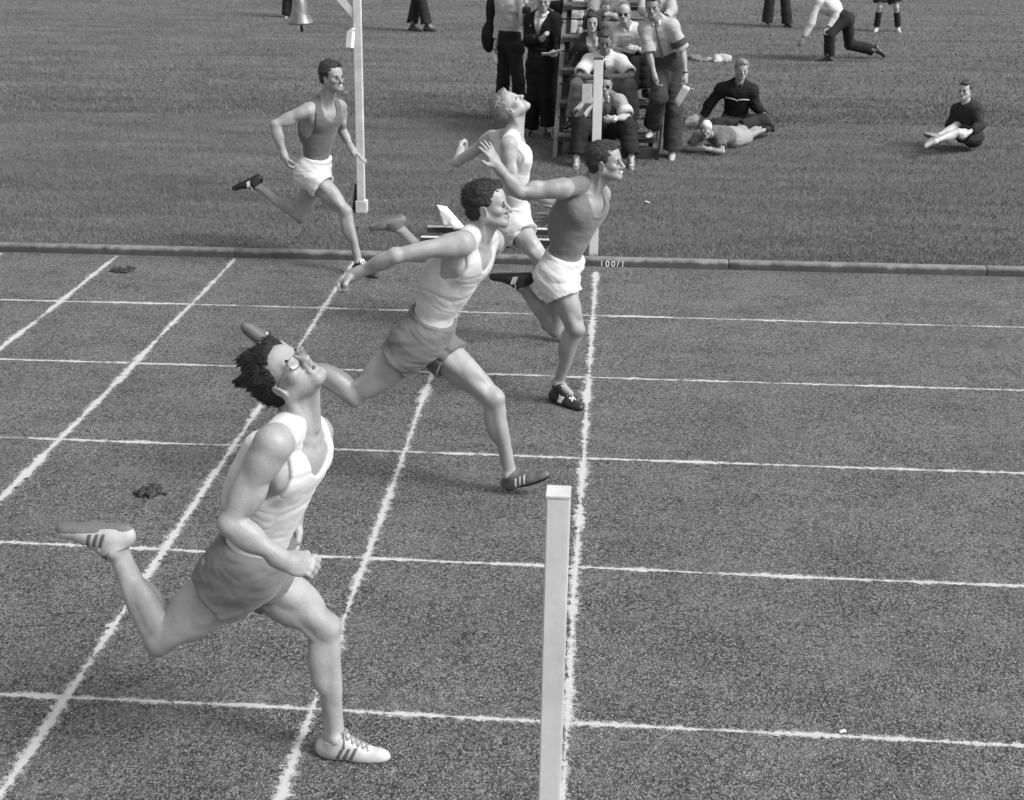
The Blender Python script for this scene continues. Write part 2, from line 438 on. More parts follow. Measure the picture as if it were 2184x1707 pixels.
# grass blades
def blades(name, n, x0, x1, y0, y1, hgt, wid, mat, dens=None):
    y = y0+(y1-y0)*RNG.random(n)**1.25
    xc = CAM[0]+(y-CAM[1])*math.tan(YAW); w = (y-CAM[1])*.50+1.6
    x = xc+(RNG.random(n)*2-1)*w
    if dens is not None: x, y = dens(n)
    h = hgt*(.5+RNG.random(n)); a = RNG.random(n)*6.283; lx = RNG.normal(0, .45, n)*h; ly = RNG.normal(0, .45, n)*h
    wx, wy = np.cos(a)*wid/2, np.sin(a)*wid/2; z = np.full(n, .008)
    v = np.stack([np.stack([x-wx, y-wy, z], 1), np.stack([x+wx, y+wy, z], 1), np.stack([x+lx, y+ly, z+h], 1)], 1).reshape(-1, 3)
    o = link(name, mesh_np(name, v, np.arange(3*n).reshape(-1, 3), False), mat); tag(o, kind='stuff'); return o
g = NT('grass_blade'); vec = g.coords()
ga = g.noise(g.coords((.35, 1.5, .2)), 1.6, 5, .62); gb = g.noise(vec, 25, 2)
gw = g.n('ShaderNodeNewGeometry')
g.base(g.ramp(g.math('ADD', g.math('MULTIPLY', ga, .45), g.math('ADD', g.math('MULTIPLY', gw.outputs['Random Per Island'], .35), g.math('MULTIPLY', gb, .2))), [(.25, .066), (.55, .125), (.8, .22)]))
g.b.inputs['Roughness'].default_value = .6; g.b.inputs['Specular IOR Level'].default_value = .25
blades('grass', 290000, 0, 0, KY1, 15, .028, .008, g.m)
blades('grass', 170000, 0, 0, 13, 34, .034, .016, g.m)
def edge_dens(n): return RNG.uniform(-8, 8, n), KY1-.005+np.abs(RNG.normal(0, .05, n))
blades('grass', 16000, 0, 0, 0, 0, .05, .006, g.m, edge_dens)

# ------------------------------------------------------------------ people
def hand_prims(w, d, n, right, pose, s=1.0, k=.007):
    """palm, four unequal fingers, thumb leaving the side of the palm; n points out of the palm"""
    d = nrm(d); n = nrm(n-(n@d)*d); th = np.cross(d, n) if right else np.cross(n, d)
    pr = [ell(w+.048*s*d, np.array([d, th, n]), (.054*s, .043*s, .019*s), .014), cone(w-.03*d, w+.02*s*d, .025*s, .026*s, .02)]
    curl = {'fist': (78, 95, 60), 'loose': (38, 48, 30), 'open': (6, 8, 5), 'flat': (4, 6, 4), 'grip': (55, 60, 35)}[pose]
    spread = .16 if pose == 'open' else .03
    for i, (o, L) in enumerate(((.030, .072), (.010, .082), (-.010, .077), (-.029, .060))):
        p = w+s*(.088*d+o*th+(.004 if i in (1, 2) else 0)*d); ang = 0; L *= s
        dd0 = nrm(d+spread*(o/.02)*th)
        for j, (c, part) in enumerate(zip(curl, (.45, .31, .24))):
            ang += math.radians(c*(1+.08*(i-1.5)))
            q = p+L*part*(math.cos(ang)*dd0+math.sin(ang)*n)
            pr.append(cone(p, q, (.0098-.001*j)*s, (.0088-.001*j)*s, k)); p = q
    b = w+s*(.022*d+.030*th+.006*n)
    if pose in ('fist', 'grip'): q1 = b+s*(.034*d+.014*th+.022*n); q2 = q1+s*(.022*d-.022*th+.016*n)
    elif pose == 'open': q1 = b+s*(.030*d+.034*th); q2 = q1+s*(.030*d+.016*th)
    else: q1 = b+s*(.036*d+.020*th+.012*n); q2 = q1+s*(.028*d+.002*th+.010*n)
    return pr+[cone(b, q1, .0135*s, .0115*s, .012), cone(q1, q2, .0115*s, .009*s, k)]

def head_prims(c, H, s=1.0, fine=True):
    """cranium, brow, cheeks, nose, lips, jaw, ears; H rows = forward, left, up"""
    T = lambda x, y, z: c+s*(x*H[0]+y*H[1]+z*H[2])
    E = lambda x, y, z, a, b, d, k=.02, op=1: ell(T(x, y, z), H, (a*s, b*s, d*s), k*s, (), op)
    K = lambda p, q, r1, r2, k=.015, op=1: cone(T(*p), T(*q), r1*s, r2*s, k*s, (), op)
    pr = [E(-.012, 0, .038, .098, .076, .086), E(.030, 0, -.020, .060, .062, .088, .03), E(.035, 0, .045, .050, .060, .045, .03)]
    pr += [K((.0, .050, -.055), (.066, .016, -.098), .024, .020, .03), K((.0, -.050, -.055), (.066, -.016, -.098), .024, .020, .03), K((.074, .012, -.102), (.074, -.012, -.102), .017, .017, .02)]
    pr += [K((.078, -.034, .014), (.078, .034, .014), .0125, .0125, .018)]
    for y in (-1, 1):
        pr += [E(.056, y*.046, -.026, .026, .022, .020, .02), E(.096, y*.032, -.010, .017, .017, .0115, .014, -1)]
        pr += [E(.083, y*.032, -.0145, .012, .015, .0035, .006)]
    pr += [K((.088, 0, .006), (.110, 0, -.036), .0085, .0115, .012), K((.108, 0, -.038), (.114, 0, -.040), .0115, .009, .01)]
    for y in (-1, 1): pr += [K((.098, y*.013, -.044), (.094, y*.013, -.044), .0085, .0085, .008)]
    pr += [K((.088, -.016, -.066), (.088, .016, -.066), .0085, .0085, .008), K((.086, -.014, -.080), (.086, .014, -.080), .0085, .0085, .008)]
    pr += [K((.100, -.018, -.0725), (.100, .018, -.0725), .0035, .0035, .004, -1)]
    for y in (-1, 1):
        eR = orth(H[0]*.95+y*H[1]*.25, H[2]*.97-H[0]*.2)
        pr += [ell(T(-.010, y*.079, -.012), eR, (.022*s, .0085*s, .033*s), .008*s)]
        if fine: pr += [ell(T(-.006, y*.090, -.010), eR, (.012*s, .008*s, .020*s), .006*s, (), -1)]
    return pr

def frame_of(J):
    up = nrm(J['nk']-J['pel']); latc = nrm(J['shL']-J['shR']); lath = nrm(J['hpL']-J['hpR'])
    def fr(l):
        l = nrm(l-(l@up)*up); return np.array([np.cross(l, up), l, up])
    return fr(latc), fr(lath)

def torso_prims(J, s, e=0.0, belly=0.0):
    Cf, Pf = frame_of(J); pel, nk = J['pel'], J['nk']; sp = nk-pel; up = Cf[2]; L = np.linalg.norm(sp); v = s
    Mf = frame_mix(Cf, Pf)
    bend = lambda t: pel+sp*t-.03*s*math.sin(t*3.14)*Cf[0]*.4
    pr = [ell(pel+.02*s*up, Pf, (.112*v+e, .152*v+e, .125*s+e), .05), ell(bend(.36), Mf, (.098*v+e+belly, .130*v+e+belly*.7, .30*L+e), .06),
          ell(bend(.64), Cf, (.116*v+e+belly*.4, .152*v+e, .31*L+e), .06), ell(bend(.80)+.008*Cf[0], Cf, (.100*v+e+(.006*v if e else 0), .165*v+e, .19*L+e), .05)]
    for y, sh in ((1, J['shL']), (-1, J['shR'])):
        pr += [cone(nk+.015*s*up-.015*Cf[0], sh-.004*up, .050*s+e, .047*s+e, .04)]
        pr += [ell(bend(.77)+s*(.058*Cf[0]+y*.075*Cf[1]), Cf, (.036*s+e, .085*s+e, .062*s+e), .03 if e == 0 else .055)]
        pr += [ell(bend(.62)-s*(.060*Cf[0]-y*.085*Cf[1]), Cf, (.055*s+e, .075*s+e, .15*s+e), .03)]
        pr += [ell(bend(.80)-s*(.080*Cf[0]-y*.085*Cf[1]), orth(Cf[0], Cf[2]+y*.3*Cf[1]), (.028*s+e, .045*s+e, .070*s+e), .018)]
        if e == 0: pr += [cone(nk+s*(.054*Cf[0]+y*.02*Cf[1]-.032*up), sh+s*(.018*Cf[0]-y*.035*Cf[1]+.020*up), .009*s, .008*s, .02)]
    for y, hp in ((1, J['hpL']), (-1, J['hpR'])):
        pr += [ball(hp-.055*s*Pf[0]-.015*s*up, .092*s+e, .04)]
    return pr
def frame_mix(A, B):
    l = nrm(A[1]+B[1]); u = A[2]; l = nrm(l-(l@u)*u); return np.array([np.cross(l, u), l, u])

def neck_prims(J, s, H):
    Cf, _ = frame_of(J)
    st = J['nk']+s*(.062*Cf[0]-.035*Cf[2])
    return [cone(J['nk']-.03*s*Cf[2]+.01*Cf[0], J['hd']+s*(-.022*H[0]-.045*H[2]), .058*s, .053*s, .03), cone(J['nk']+.02*s*Cf[2]+.052*s*Cf[0], J['hd']+s*(.022*H[0]-.085*H[2]), .016*s, .020*s, .02)] + \
           [cone(st+y*.015*s*Cf[1], J['hd']+s*(-.022*H[0]+y*.060*H[1]-.045*H[2]), .011*s, .016*s, .012) for y in (-1, 1)]

def arm_prims(a, b, c, s, out):
    """shoulder, elbow, wrist"""
    u = nrm(b-a); f = nrm(c-b); bd = np.cross(u, f); side = nrm(np.cross(bd, u)) if np.linalg.norm(bd) > .15 else out
    Lu, Lf = np.linalg.norm(b-a), np.linalg.norm(c-b); Ru = orth(u, side); Rf = orth(f, side); o = Ru[1]
    return [ball(a, .050*s, .05), ell(a+.048*s*u, Ru, (.084*s, .058*s, .053*s), .012), cone(a, b, .043*s, .034*s, .03),
            ell(a+u*Lu*.60+.022*s*side, Ru, (.27*Lu, .033*s, .035*s), .009), ell(a+u*Lu*.52-.015*s*side, Ru, (.38*Lu, .036*s, .036*s), .014),
            ball(b-.006*s*side, .026*s, .02), cone(b, c, .034*s, .0255*s, .02), ell(b+f*Lf*.28+.010*s*nrm(side-(side@f)*f), Rf, (.34*Lf, .036*s, .036*s), .014),
            ell(b+f*Lf*.30-.012*s*nrm(side-(side@f)*f), Rf, (.36*Lf, .031*s, .034*s), .014), ell(c-.02*s*f, Rf, (.05*s, .020*s, .028*s), .015)]

def leg_prims(h, k, a, s, fwd):
    t = nrm(k-h); c = nrm(a-k); Lt, Lc = np.linalg.norm(k-h), np.linalg.norm(a-k)
    kn = (k-h)-((k-h)@nrm(a-h))*nrm(a-h)
    fr = nrm(kn) if np.linalg.norm(kn) > .05 else fwd
    ft = nrm(fr-(fr@t)*t); fc = nrm(fr-(fr@c)*c); Rt = orth(t, ft); Rc = orth(c, fc); lt, lc = np.cross(t, ft), np.cross(c, fc)
    pr = [cone(h, k, .078*s, .046*s, .04), ell(h+t*Lt*.46+.026*s*ft, Rt, (.42*Lt, .060*s, .056*s), .02), ell(h+t*Lt*.42-.032*s*ft, Rt, (.40*Lt, .062*s, .056*s), .022)]
    for y in (-1, 1):
        pr += [ell(h+t*Lt*(.70+.03*y)+s*(.014*ft+y*.030*lt), Rt, (.105*s, .030*s, .034*s), .012), cone(h+t*Lt*.72-s*(.030*ft-y*.026*lt), k-s*(.030*ft-y*.026*lt)+.03*c, .018*s, .012*s, .016),
               ell(k+c*Lc*(.27+.02*y)-s*(.030*fc-y*.018*lc), Rc, (.112*s, .034*s, .037*s), .007), ball(a+y*.028*s*lc-.004*c, .014*s, .012)]
    pr += [ell(h+t*Lt*.50+.048*s*ft, Rt, (.34*Lt, .030*s, .032*s), .012), ell(h+t*Lt*.30+s*(.020*ft+.040*lt), Rt, (.30*Lt, .036*s, .044*s), .012), ell(h+t*Lt*.30+s*(.020*ft-.040*lt), Rt, (.30*Lt, .036*s, .044*s), .012)]
    pr += [ell(k+.022*s*fr, Rt, (.036*s, .034*s, .028*s), .010), ell(k+c*.05*s+.022*s*fc, Rc, (.045*s, .018*s, .020*s), .014),
           cone(k, a, .043*s, .029*s, .03), ell(k+c*Lc*.36+.014*s*fc+.012*s*lc, Rc, (.36*Lc, .028*s, .026*s), .016), cone(a-c*.16*s-.022*s*fc, a-.030*s*fc, .014*s, .012*s, .014)]
    return pr, fc

def shoe_frame(J, side, flat):
    k, a, t = J['kn'+side], J['an'+side], J['to'+side]
    if flat is not None:
        n = V3(0, 0, 1); f = t-a; f[2] = 0; f = nrm(f)
    else:
        ft = nrm(t-a); n = k-a; n = nrm(n-(n@ft)*ft); c, si = math.cos(.34), math.sin(.34)
        f, n = ft*c+n*si, n*c-ft*si
    return f, np.cross(n, f), n

def build_shoes(J, root, org, s, look, h, flats):
    up, sole, stripe, nst, lace = look
    for side in 'LR':
        fl = flats.get(side); f, l, n = shoe_frame(J, side, fl); a = J['an'+side].copy()
        drop = (a[2]-fl) if fl is not None else .085*s
        drop = min(max(drop, .07), .13); L = .185*s; b = a-drop*n
        W = 1.0*s; R = np.array([f, l, n]); lo = [(b, -n)]
        up_pr = [ell(b-.035*s*f+.034*s*n, R, (.048*s, .033*s, .048*s), .03), ell(b+.05*s*f+.026*s*n, R, (.085*s, .037*s, .038*s), .03),
                 ell(b+.120*s*f+.013*s*n, R, (.080*s, .039*s, .033*s), .025), ell(b+.172*s*f+.014*s*n, R, (.040*s, .026*s, .024*s), .02), cone(b+.045*n, a+.012*n, .041*s, .039*s, .03), cone(a, b+.10*s*f+.03*n, .036*s, .024*s, .03)]
        top = [(a+.012*n, nrm(n+.25*f))]
        sh = soft('shoe', up_pr, h, up, root, org, clips=lo+[(a+.004*n, nrm(n-.28*f))])
        soft('sole', [dict(p) for p in inflate(up_pr[:4], .0012)], h, sole, sh, org, clips=[(b+.012*n, n), (b-.008*n, -n)]) if True else None
        if nst:
            for q in range(nst):
                m = b+(.045+.026*q-.013*(nst-1)/1)*s*f+.03*n; dirn = nrm(f*1.0-n*.45)
                inf = []
                for p in up_pr:
                    p = dict(p)
                    if p['t'] == 'e': p['rad'] = p['rad']+.0028
                    else: p['r1'] += .0028; p['r2'] += .0028
                    inf.append(p)
                wd = .0065 if nst > 1 else .016
                soft('stripe', inf, h*.8, stripe, sh, org, clips=[(m+wd*dirn, dirn), (m-wd*dirn, -dirn), (b+.014*n, -n), (b+.064*n, n)])
        if lace is not None:
            m = MB(); top_ = inflate(up_pr, .0015)
            for q in range(5):
                x0 = (.040+.020*q)*s
                for sg in (-1, 1):
                    m.tube([surface_point(top_, b+(x0+sg*.010*w)*f+w*.020*s*l+.015*n, n, .12) for w in (-1, -.5, 0, .5, 1)], .0042*s, 6)
            m.tube([surface_point(top_, b+.040*s*f+w*.02*s*l+.015*n, n, .12)+abs(w)*.004*n for w in (-2, -1, 0, 1, 2)], .005*s, 6)
            m.build('lace', lace, sh, org)

def inflate(prims, e):
    out = []
    for p in prims:
        p = dict(p)
        if p['op'] > 0:
            if p['t'] == 'e': p['rad'] = p['rad']+e
            elif p['t'] == 'c': p['r1'] += e; p['r2'] += e
        out.append(p)
    return out

def ellipsoid_mesh(name, c, R, rad, mat, root, org, seg=12):
    th = np.linspace(0, math.pi, seg//2+1); ph = np.arange(seg)*2*math.pi/seg
    V = np.array([[math.cos(t), math.sin(t)*math.cos(p), math.sin(t)*math.sin(p)] for t in th for p in ph])
    V = c-org+(V*rad)@R; Q = []
    for i in range(seg//2):
        for j in range(seg): Q.append((i*seg+j, i*seg+(j+1) % seg, (i+1)*seg+(j+1) % seg, (i+1)*seg+j))
    return link(name, mesh_np(name, V, Q), mat, root)

def glass_mat():
    if 'glass' in MATS: return MATS['glass']
    t = NT('glass'); tr = t.n('ShaderNodeBsdfTransparent'); gl = t.n('ShaderNodeBsdfGlossy'); gl.inputs['Roughness'].default_value = .04
    mx = t.n('ShaderNodeMixShader'); mx.inputs[0].default_value = .42
    t.l(tr.outputs[0], mx.inputs[1]); t.l(gl.outputs[0], mx.inputs[2]); t.l(mx.outputs[0], t.out.inputs['Surface'])
    MATS['glass'] = t.m; return t.m

def build_face(hd, H, s, root, org, hairm, face, far=False):
    z = 1.6 if far else 1.1
    T = lambda x, y, z: hd+s*(x*H[0]+y*H[1]+z*H[2])
    dark = plain('eye_dark', .02, .25, .1, spec=.5); white = plain('eye_white', .32, .3, .05)
    for y in (-1, 1):
        if face.get('sun'): continue
        sq = .7 if face.get('squint') else 1.0
        e = ellipsoid_mesh('eye', T(.0828, y*.032, -.012), H, np.array((.008, .0135, .0052*sq))*s, white, root, org)
        ellipsoid_mesh('iris', T(.0866, y*.0315, -.0115), H, np.array((.0046, .0054, .0046*sq))*s, dark, e, org, 8)
        soft('eyelid', [cone(T(.0905, y*.019, -.0085), T(.0925, y*.031, -.0055), (.0012*z-.0002)*s, (.0013*z-.0002)*s), cone(T(.0925, y*.031, -.0055), T(.0830, y*.047, -.0100), (.0013*z-.0002)*s, .0009*s*z)], .0013, hairm, e, org)
        soft('eyebrow', [cone(T(.0905, y*.015, .0120), T(.0870, y*.034, .0150), (.0032*z-.0006)*s, (.0032*z-.0006)*s), cone(T(.0870, y*.034, .0150), T(.0760, y*.047, .0095), (.0032*z-.0006)*s, .0016*s*z)], .0020, hairm, root, org)
    if face.get('teeth'):
        soft('teeth', [cone(T(.0905, -.017, -.0728), T(.0930, 0, -.0728), .0045*s), cone(T(.0930, 0, -.0728), T(.0905, .017, -.0728), .0045*s)], .002, plain('tooth', .45, .3, .05), root, org)
    else:
        soft('mouth', [cone(T(.0890, -.021, -.0728), T(.0932, 0, -.0722), .0022*s*z), cone(T(.0932, 0, -.0722), T(.0890, .021, -.0728), .0022*s*z)], .002, plain('mouth_dark', .07, .6), root, org)
    if face.get('sun'):
        g = None; fr = plain('sunglass', .008, .12, .05, spec=.6)
        m = MB()
        m.tube([T(.100, -.014, -.004), T(.104, 0, 0), T(.100, .014, -.004)], .003*s, 6)
        for y in (-1, 1): m.tube([T(.094, y*.056, 0), T(.075, y*.072, .003), T(-.005, y*.082, 0)], .0028*s, 6)
        g = m.build('sunglasses', fr, root, org)
        for y in (-1, 1): ellipsoid_mesh('lens', T(.0985, y*.034, -.010), orth(H[0]+y*.22*H[1], H[2]), np.array((.005, .026, .020))*s, fr, g, org, 14)
    if face.get('specs'):
        fr = plain('steel_rim', .12, .3, .1, metal=.5); gl = glass_mat()
        m = MB(); m.tube([T(.100, -.012, -.002), T(.106, 0, .004), T(.100, .012, -.002)], .002, 6)
        for y in (-1, 1):
            R = orth(H[0]+y*.15*H[1], H[2]); c = T(.1005, y*.033, -.010)
            m.tube([c+.0245*math.cos(a)*R[1]+.0195*math.sin(a)*R[2] for a in np.linspace(0, 6.2832, 21)], .0014, 6, False)
            m.tube([T(.097, y*.057, -.004), T(.075, y*.074, .002), T(-.008, y*.083, .0)], .0013, 6)
        g = m.build('spectacles', fr, root, org)
        for y in (-1, 1):
            R = orth(H[0]+y*.15*H[1], H[2]); ellipsoid_mesh('lens', T(.0995, y*.033, -.010), R, np.array((.0012, .0235, .0185)), gl, g, org, 16)

def build_hair(hd, H, s, root, org, mat, style, h):
    T = lambda x, y, z: hd+s*(x*H[0]+y*H[1]+z*H[2]); D = lambda x, y, z: nrm(x*H[0]+y*H[1]+z*H[2])
    th = {'short': .012, 'crop': .011, 'wave': .011, 'swept': .016, 'long': .020, 'curly': .018, 'thin': .004}[style]
    pr = [ell(T(-.022, 0, .042), H, ((.098+th)*s, (.077+th*.75)*s, (.087+th)*s), .02), ell(T(-.055, 0, -.02), H, ((.055+th*.5)*s, (.062+th*.4)*s, .065*s), .03)]
    cl = []
    if style in ('wave', 'swept', 'short', 'curly'):
        pr += [ell(T(.045, .012, .098), H, (.050*s, .050*s, (.016+th*.6)*s), .02)]
    if style == 'swept':
        for x, y, z, l in ((-.05, .03, .13, .05), (-.09, -.02, .11, .055), (-.11, .03, .06, .05), (-.02, 0, .14, .045), (-.115, -.02, .02, .04)):
            pr.append(cone(T(x, y, z), T(x-l*.75, y, z+l*.55), .030*s, .010*s, .02))
    face = [(T(.074, 0, .080), D(.80, 0, -.60))]
    if style == 'thin': face = [(T(.052, 0, .098), D(.84, 0, -.54))]
    for p in pr: p['clips'] = tuple(face+[(T(0, 0, -.072), D(.2, 0, -1))])
    if style == 'long':
        for y in (-1, 1):
            for x, z, r in ((-.01, .045, .045), (.0, -.01, .044), (-.005, -.06, .042)):
                pr.append(ell(T(x-.010, y*.092, z), H, (.052*s, .038*s, .046*s), .02))
        pr.append(ell(T(-.07, 0, -.05), H, (.06*s, .085*s, .07*s), .03))
        pr.append(cone(T(.055, -.03, .098), T(-.01, .06, .105), .030*s, .03*s, .02))
    if style != 'long':
        for y in (-1, 1): pr.append(ell(T(.004, y*.092, -.022), H, (.036*s, .03*s, .042*s), .008, (), -1))
    fr = np.array([nrm(H[0]*.9+H[2]*.3), H[1], H[2]])
    amp = {'curly': .008, 'crop': .002, 'thin': .001}.get(style, .006)
    ho = soft('hair', pr, h, mat, root, org, waves=[(fr, (18, 95, 70) if style != 'curly' else (55, 60, 60), amp, 3), (fr, (14, 30, 30), amp*.6, 8), (fr, (60, 160, 160), amp*.4, 5)])
    # loose strands over the mass
    n = {'crop': 0, 'thin': 0}.get(style, 1700 if h < .006 else 420)
    if not n: return
    me = ho.data; V = np.empty(len(me.vertices)*3, np.float32); me.vertices.foreach_get('co', V); V = V.reshape(-1, 3)
    N = np.empty(len(V)*3, np.float32); me.vertices.foreach_get('normal', N); N = N.reshape(-1, 3)
    rg = np.random.default_rng(int(abs(hd[0]*997))); out = np.where(((V+org-hd)@H[2]/s > -.02) | (((V+org-hd)@H[0]) < 0))[0]
    k = rg.choice(out, n); p = V[k]; nn = N[k]
    flow = {'long': -H[2]*.9-.2*H[0], 'swept': -H[0]*.75+.55*H[2]}.get(style, -H[0]*.85+.2*H[2])
    f = flow+rg.normal(0, .28 if style != 'curly' else .9, (n, 3)); f -= (f*nn).sum(1)[:, None]*nn*.85; f /= np.linalg.norm(f, axis=1)[:, None]
    sd_ = np.cross(f, nn); sd_ /= np.linalg.norm(sd_, axis=1)[:, None]+1e-6
    L = (.018+.024*rg.random(n))*s*{'swept': .95, 'long': 1.5, 'wave': .9, 'short': .7}.get(style, 1.0); w = (.0014+.0012*rg.random(n)); lift = rg.random(n)**2*(.12 if style != 'swept' else .24)
    P0 = p-.002*nn; P1 = p+f*(L*.5)[:, None]+nn*(.003+L*lift*.5)[:, None]; P2 = p+f*L[:, None]+nn*(L*lift*1.1-.001)[:, None]
    W = sd_*w[:, None]; VV = np.stack([P0-W, P0+W, P1-W*.8, P1+W*.8, P2], 1).reshape(-1, 3); b = np.arange(n)*5
    T3 = np.concatenate([np.stack([b, b+1, b+3], 1), np.stack([b, b+3, b+2], 1), np.stack([b+2, b+3, b+4], 1)])
    o = link('strands', mesh_np('strands', VV, T3), mat, ho); o['kind'] = 'stuff'

FOLD = lambda R, a, sd, f=(14, 14, 30): [(R, f, a*.9, sd), (orth(R[0]+.35*R[2], R[2]), tuple(.8*v for v in f), -a*.75, -sd-1), (orth(R[0]-.3*R[2], R[2]), tuple(1.7*v for v in f), -a*.4, -sd-2)]

def limb_open(a, b, r1, r2, t0, t1, k=.03):
    """a loose tube of cloth that ends square at fraction t1"""
    u = nrm(b-a); L = np.linalg.norm(b-a)
    return cone(a+u*L*t0, a+u*L*(t1+.12), r1, r2, k, clips=((a+u*L*t1, u),))
def hole(a, b, t1, r, depth=.06):
    u = nrm(b-a); L = np.linalg.norm(b-a)
    return cone(a+u*(L*t1-depth), a+u*(L*t1+.08), r*.9, r, .004, op=-1)

def wear_vest(J, s, root, org, mat, h):
    Cf, Pf = frame_of(J); up = Cf[2]
    pr = torso_prims(J, s, .0075)
    pr.append(ell(J['nk']+s*(.062*Cf[0]-.035*up), Cf, (.11*s, .072*s, .112*s), .012, op=-1))
    pr.append(ell(J['nk']+s*(-.06*Cf[0]+.02*up), Cf, (.06*s, .072*s, .055*s), .012, op=-1))
    for y, sh in ((1, J['shL']), (-1, J['shR'])):
        pr.append(ell(sh+s*(y*.034*Cf[1]-.085*up+.005*Cf[0]), Cf, (.108*s, .086*s, .185*s), .012, op=-1))
        pr.append(ball(sh+s*(y*.022*Cf[1]+.03*up), .068*s, .012, op=-1))
    pr = [p for p in pr]
    soft('vest', pr, h, mat, root, org, clips=[(J['pel']+.10*s*up, -up)], waves=FOLD(Cf, .0040*s, 2, (6, 7, 17)))

def wear_shorts(J, s, root, org, mat, h, legL=.36, loose=.02):
    Cf, Pf = frame_of(J); up = nrm(J['nk']-J['pel'])
    top = ((J['pel']+.115*s*up, up),)
    pr = [ell(J['pel']-.005*s*up, Pf, (.122*s+loose*.5, .160*s+loose*.4, .135*s), .06, top), ell(J['pel']+.10*s*up, Pf, (.122*s, .150*s, .11*s), .06, top)]
    cut = []
    for sd in 'LR':
        hp, kn = J['hp'+sd], J['kn'+sd]
        pr.append(ball(hp-.045*s*Pf[0]-.015*s*up, .098*s+loose*.4, .05, top))
        pr.append(limb_open(hp, kn, .094*s+loose*.5, .094*s+loose*1.25, -.05, legL, .04))
        cut.append(hole(hp, kn, legL, .086*s+loose*.35, .05))
    o = soft('shorts', pr+cut, h, mat, root, org, waves=FOLD(Pf, .0066, 9, (6, 6, 24)))
    w = [ell(J['pel']+.10*s*up, Pf, (.127*s, .155*s, .11*s), .02)]
    soft('waistband', w, h, mat, o, org, clips=[(J['pel']+.128*s*up, up), (J['pel']+.095*s*up, -up)], waves=FOLD(Pf, .003, 12, (20, 20, 5)))

def wear_trousers(J, s, root, org, mat, h, high=.17, r=(.108, .088, .074, .094), end=.93):
    Cf, Pf = frame_of(J); up = nrm(J['nk']-J['pel'])
    top = ((J['pel']+high*s*up, up),)
    pr = [ell(J['pel']+.03*s*up, Pf, (.138*s, .170*s, .19*s), .05, top), ell(J['pel']+.13*s*up, Pf, (.136*s, .166*s, .15*s), .05, top)]
    cut = []
    for sd in 'LR':
        hp, kn, an = J['hp'+sd], J['kn'+sd], J['an'+sd]
        pr += [ball(hp-.045*s*Pf[0]-.01*up, .108*s, .05), cone(hp, kn, r[0]*s, r[1]*s, .05), limb_open(kn, an, r[2]*s+.008, r[3]*s, 0, end, .03)]
        fw = nrm(np.cross(Pf[1], nrm(an-kn))); fw = fw if fw@Pf[0] < 0 else -fw
        pr.append(cone(kn+(an-kn)*.15+.015*fw, kn+(an-kn)*.75+.02*fw, .07*s, .07*s, .04))
        cut.append(hole(kn, an, end, r[3]*s-.014, .04))
    soft('trousers', pr+cut, h, mat, root, org, waves=FOLD(Pf, .0085, 21, (8, 8, 13)))

def wear_top(J, s, root, org, mat, h, name='shirt', e=.018, sleeve=1.0, hem=-.12, loose=.016, belly=.01, cutv=None, tagv=0, skirt=0.0, forearm=True):
    """shirt, jersey or jacket; sleeve 0..1 upper arm, 1..2 down to the wrist"""
    Cf, Pf = frame_of(J); up = Cf[2]
    pr = torso_prims(J, s, e, belly)
    holes = []
    for sd in 'LR':
        a, b, c = J['sh'+sd], J['el'+sd], J['wr'+sd]
        pr.append(ball(a, .064*s+e*.5, .05))
        if sleeve <= 1.0:
            pr.append(limb_open(a, b, .060*s+loose*.7, .056*s+loose*1.3, 0, sleeve, .04)); holes.append(hole(a, b, sleeve, .052*s+loose*.5, .05))
        else:
            pr.append(cone(a, b, .060*s+loose*.6, .048*s+loose, .04)); pr.append(limb_open(b, c, .047*s+loose, .036*s+loose*.9, 0, sleeve-1, .03)); holes.append(hole(b, c, sleeve-1, .033*s+loose*.4, .03))
    if skirt:
        pr.append(cone(J['pel']+.05*up, J['pel']-skirt*up, .14*s, .15*s, .05)); 
        for sd in 'LR': pr.append(cone(J['hp'+sd], J['hp'+sd]-skirt*up, .125*s, .125*s, .05))
    pr.append(ell(J['nk']+s*(.02*Cf[0]+.055*up), Cf, (.066*s, .062*s, .06*s), .01, op=-1))
    if cutv:
        w, dp = cutv; p0 = J['nk']+.02*s*up
        for y in (-1, 1):
            pass
        tip = J['nk']-dp*s*up+.10*s*Cf[0]
        pr.append(dict(t='b', c=J['nk']+s*(.16*Cf[0]-.02*up), R=Cf, half=V3(.16, .3, .6), k=.006, op=-1, rnd=0,
                       clips=((tip, nrm(Cf[1]-up*(w/dp))), (tip, nrm(-Cf[1]-up*(w/dp))), (J['nk']+.0*Cf[0], -Cf[0]))))
    cl = [(J['pel']-(hem+skirt)*s*up, -up)]
    for_arm = cl if skirt or hem < .5 else []
    # the hem cut must not reach the sleeves: clip the torso pieces only
    nt_ = len(torso_prims(J, s, e, belly))
    for i, p in enumerate(pr):
        if p['op'] > 0 and (i < nt_ or (skirt and p['k'] == .05 and i >= nt_)): p['clips'] = tuple(p['clips'])+tuple(cl)
    return soft(name, pr+holes, h, mat, root, org, waves=FOLD(Cf, .0065, 31+tagv, (9, 9, 17))), pr

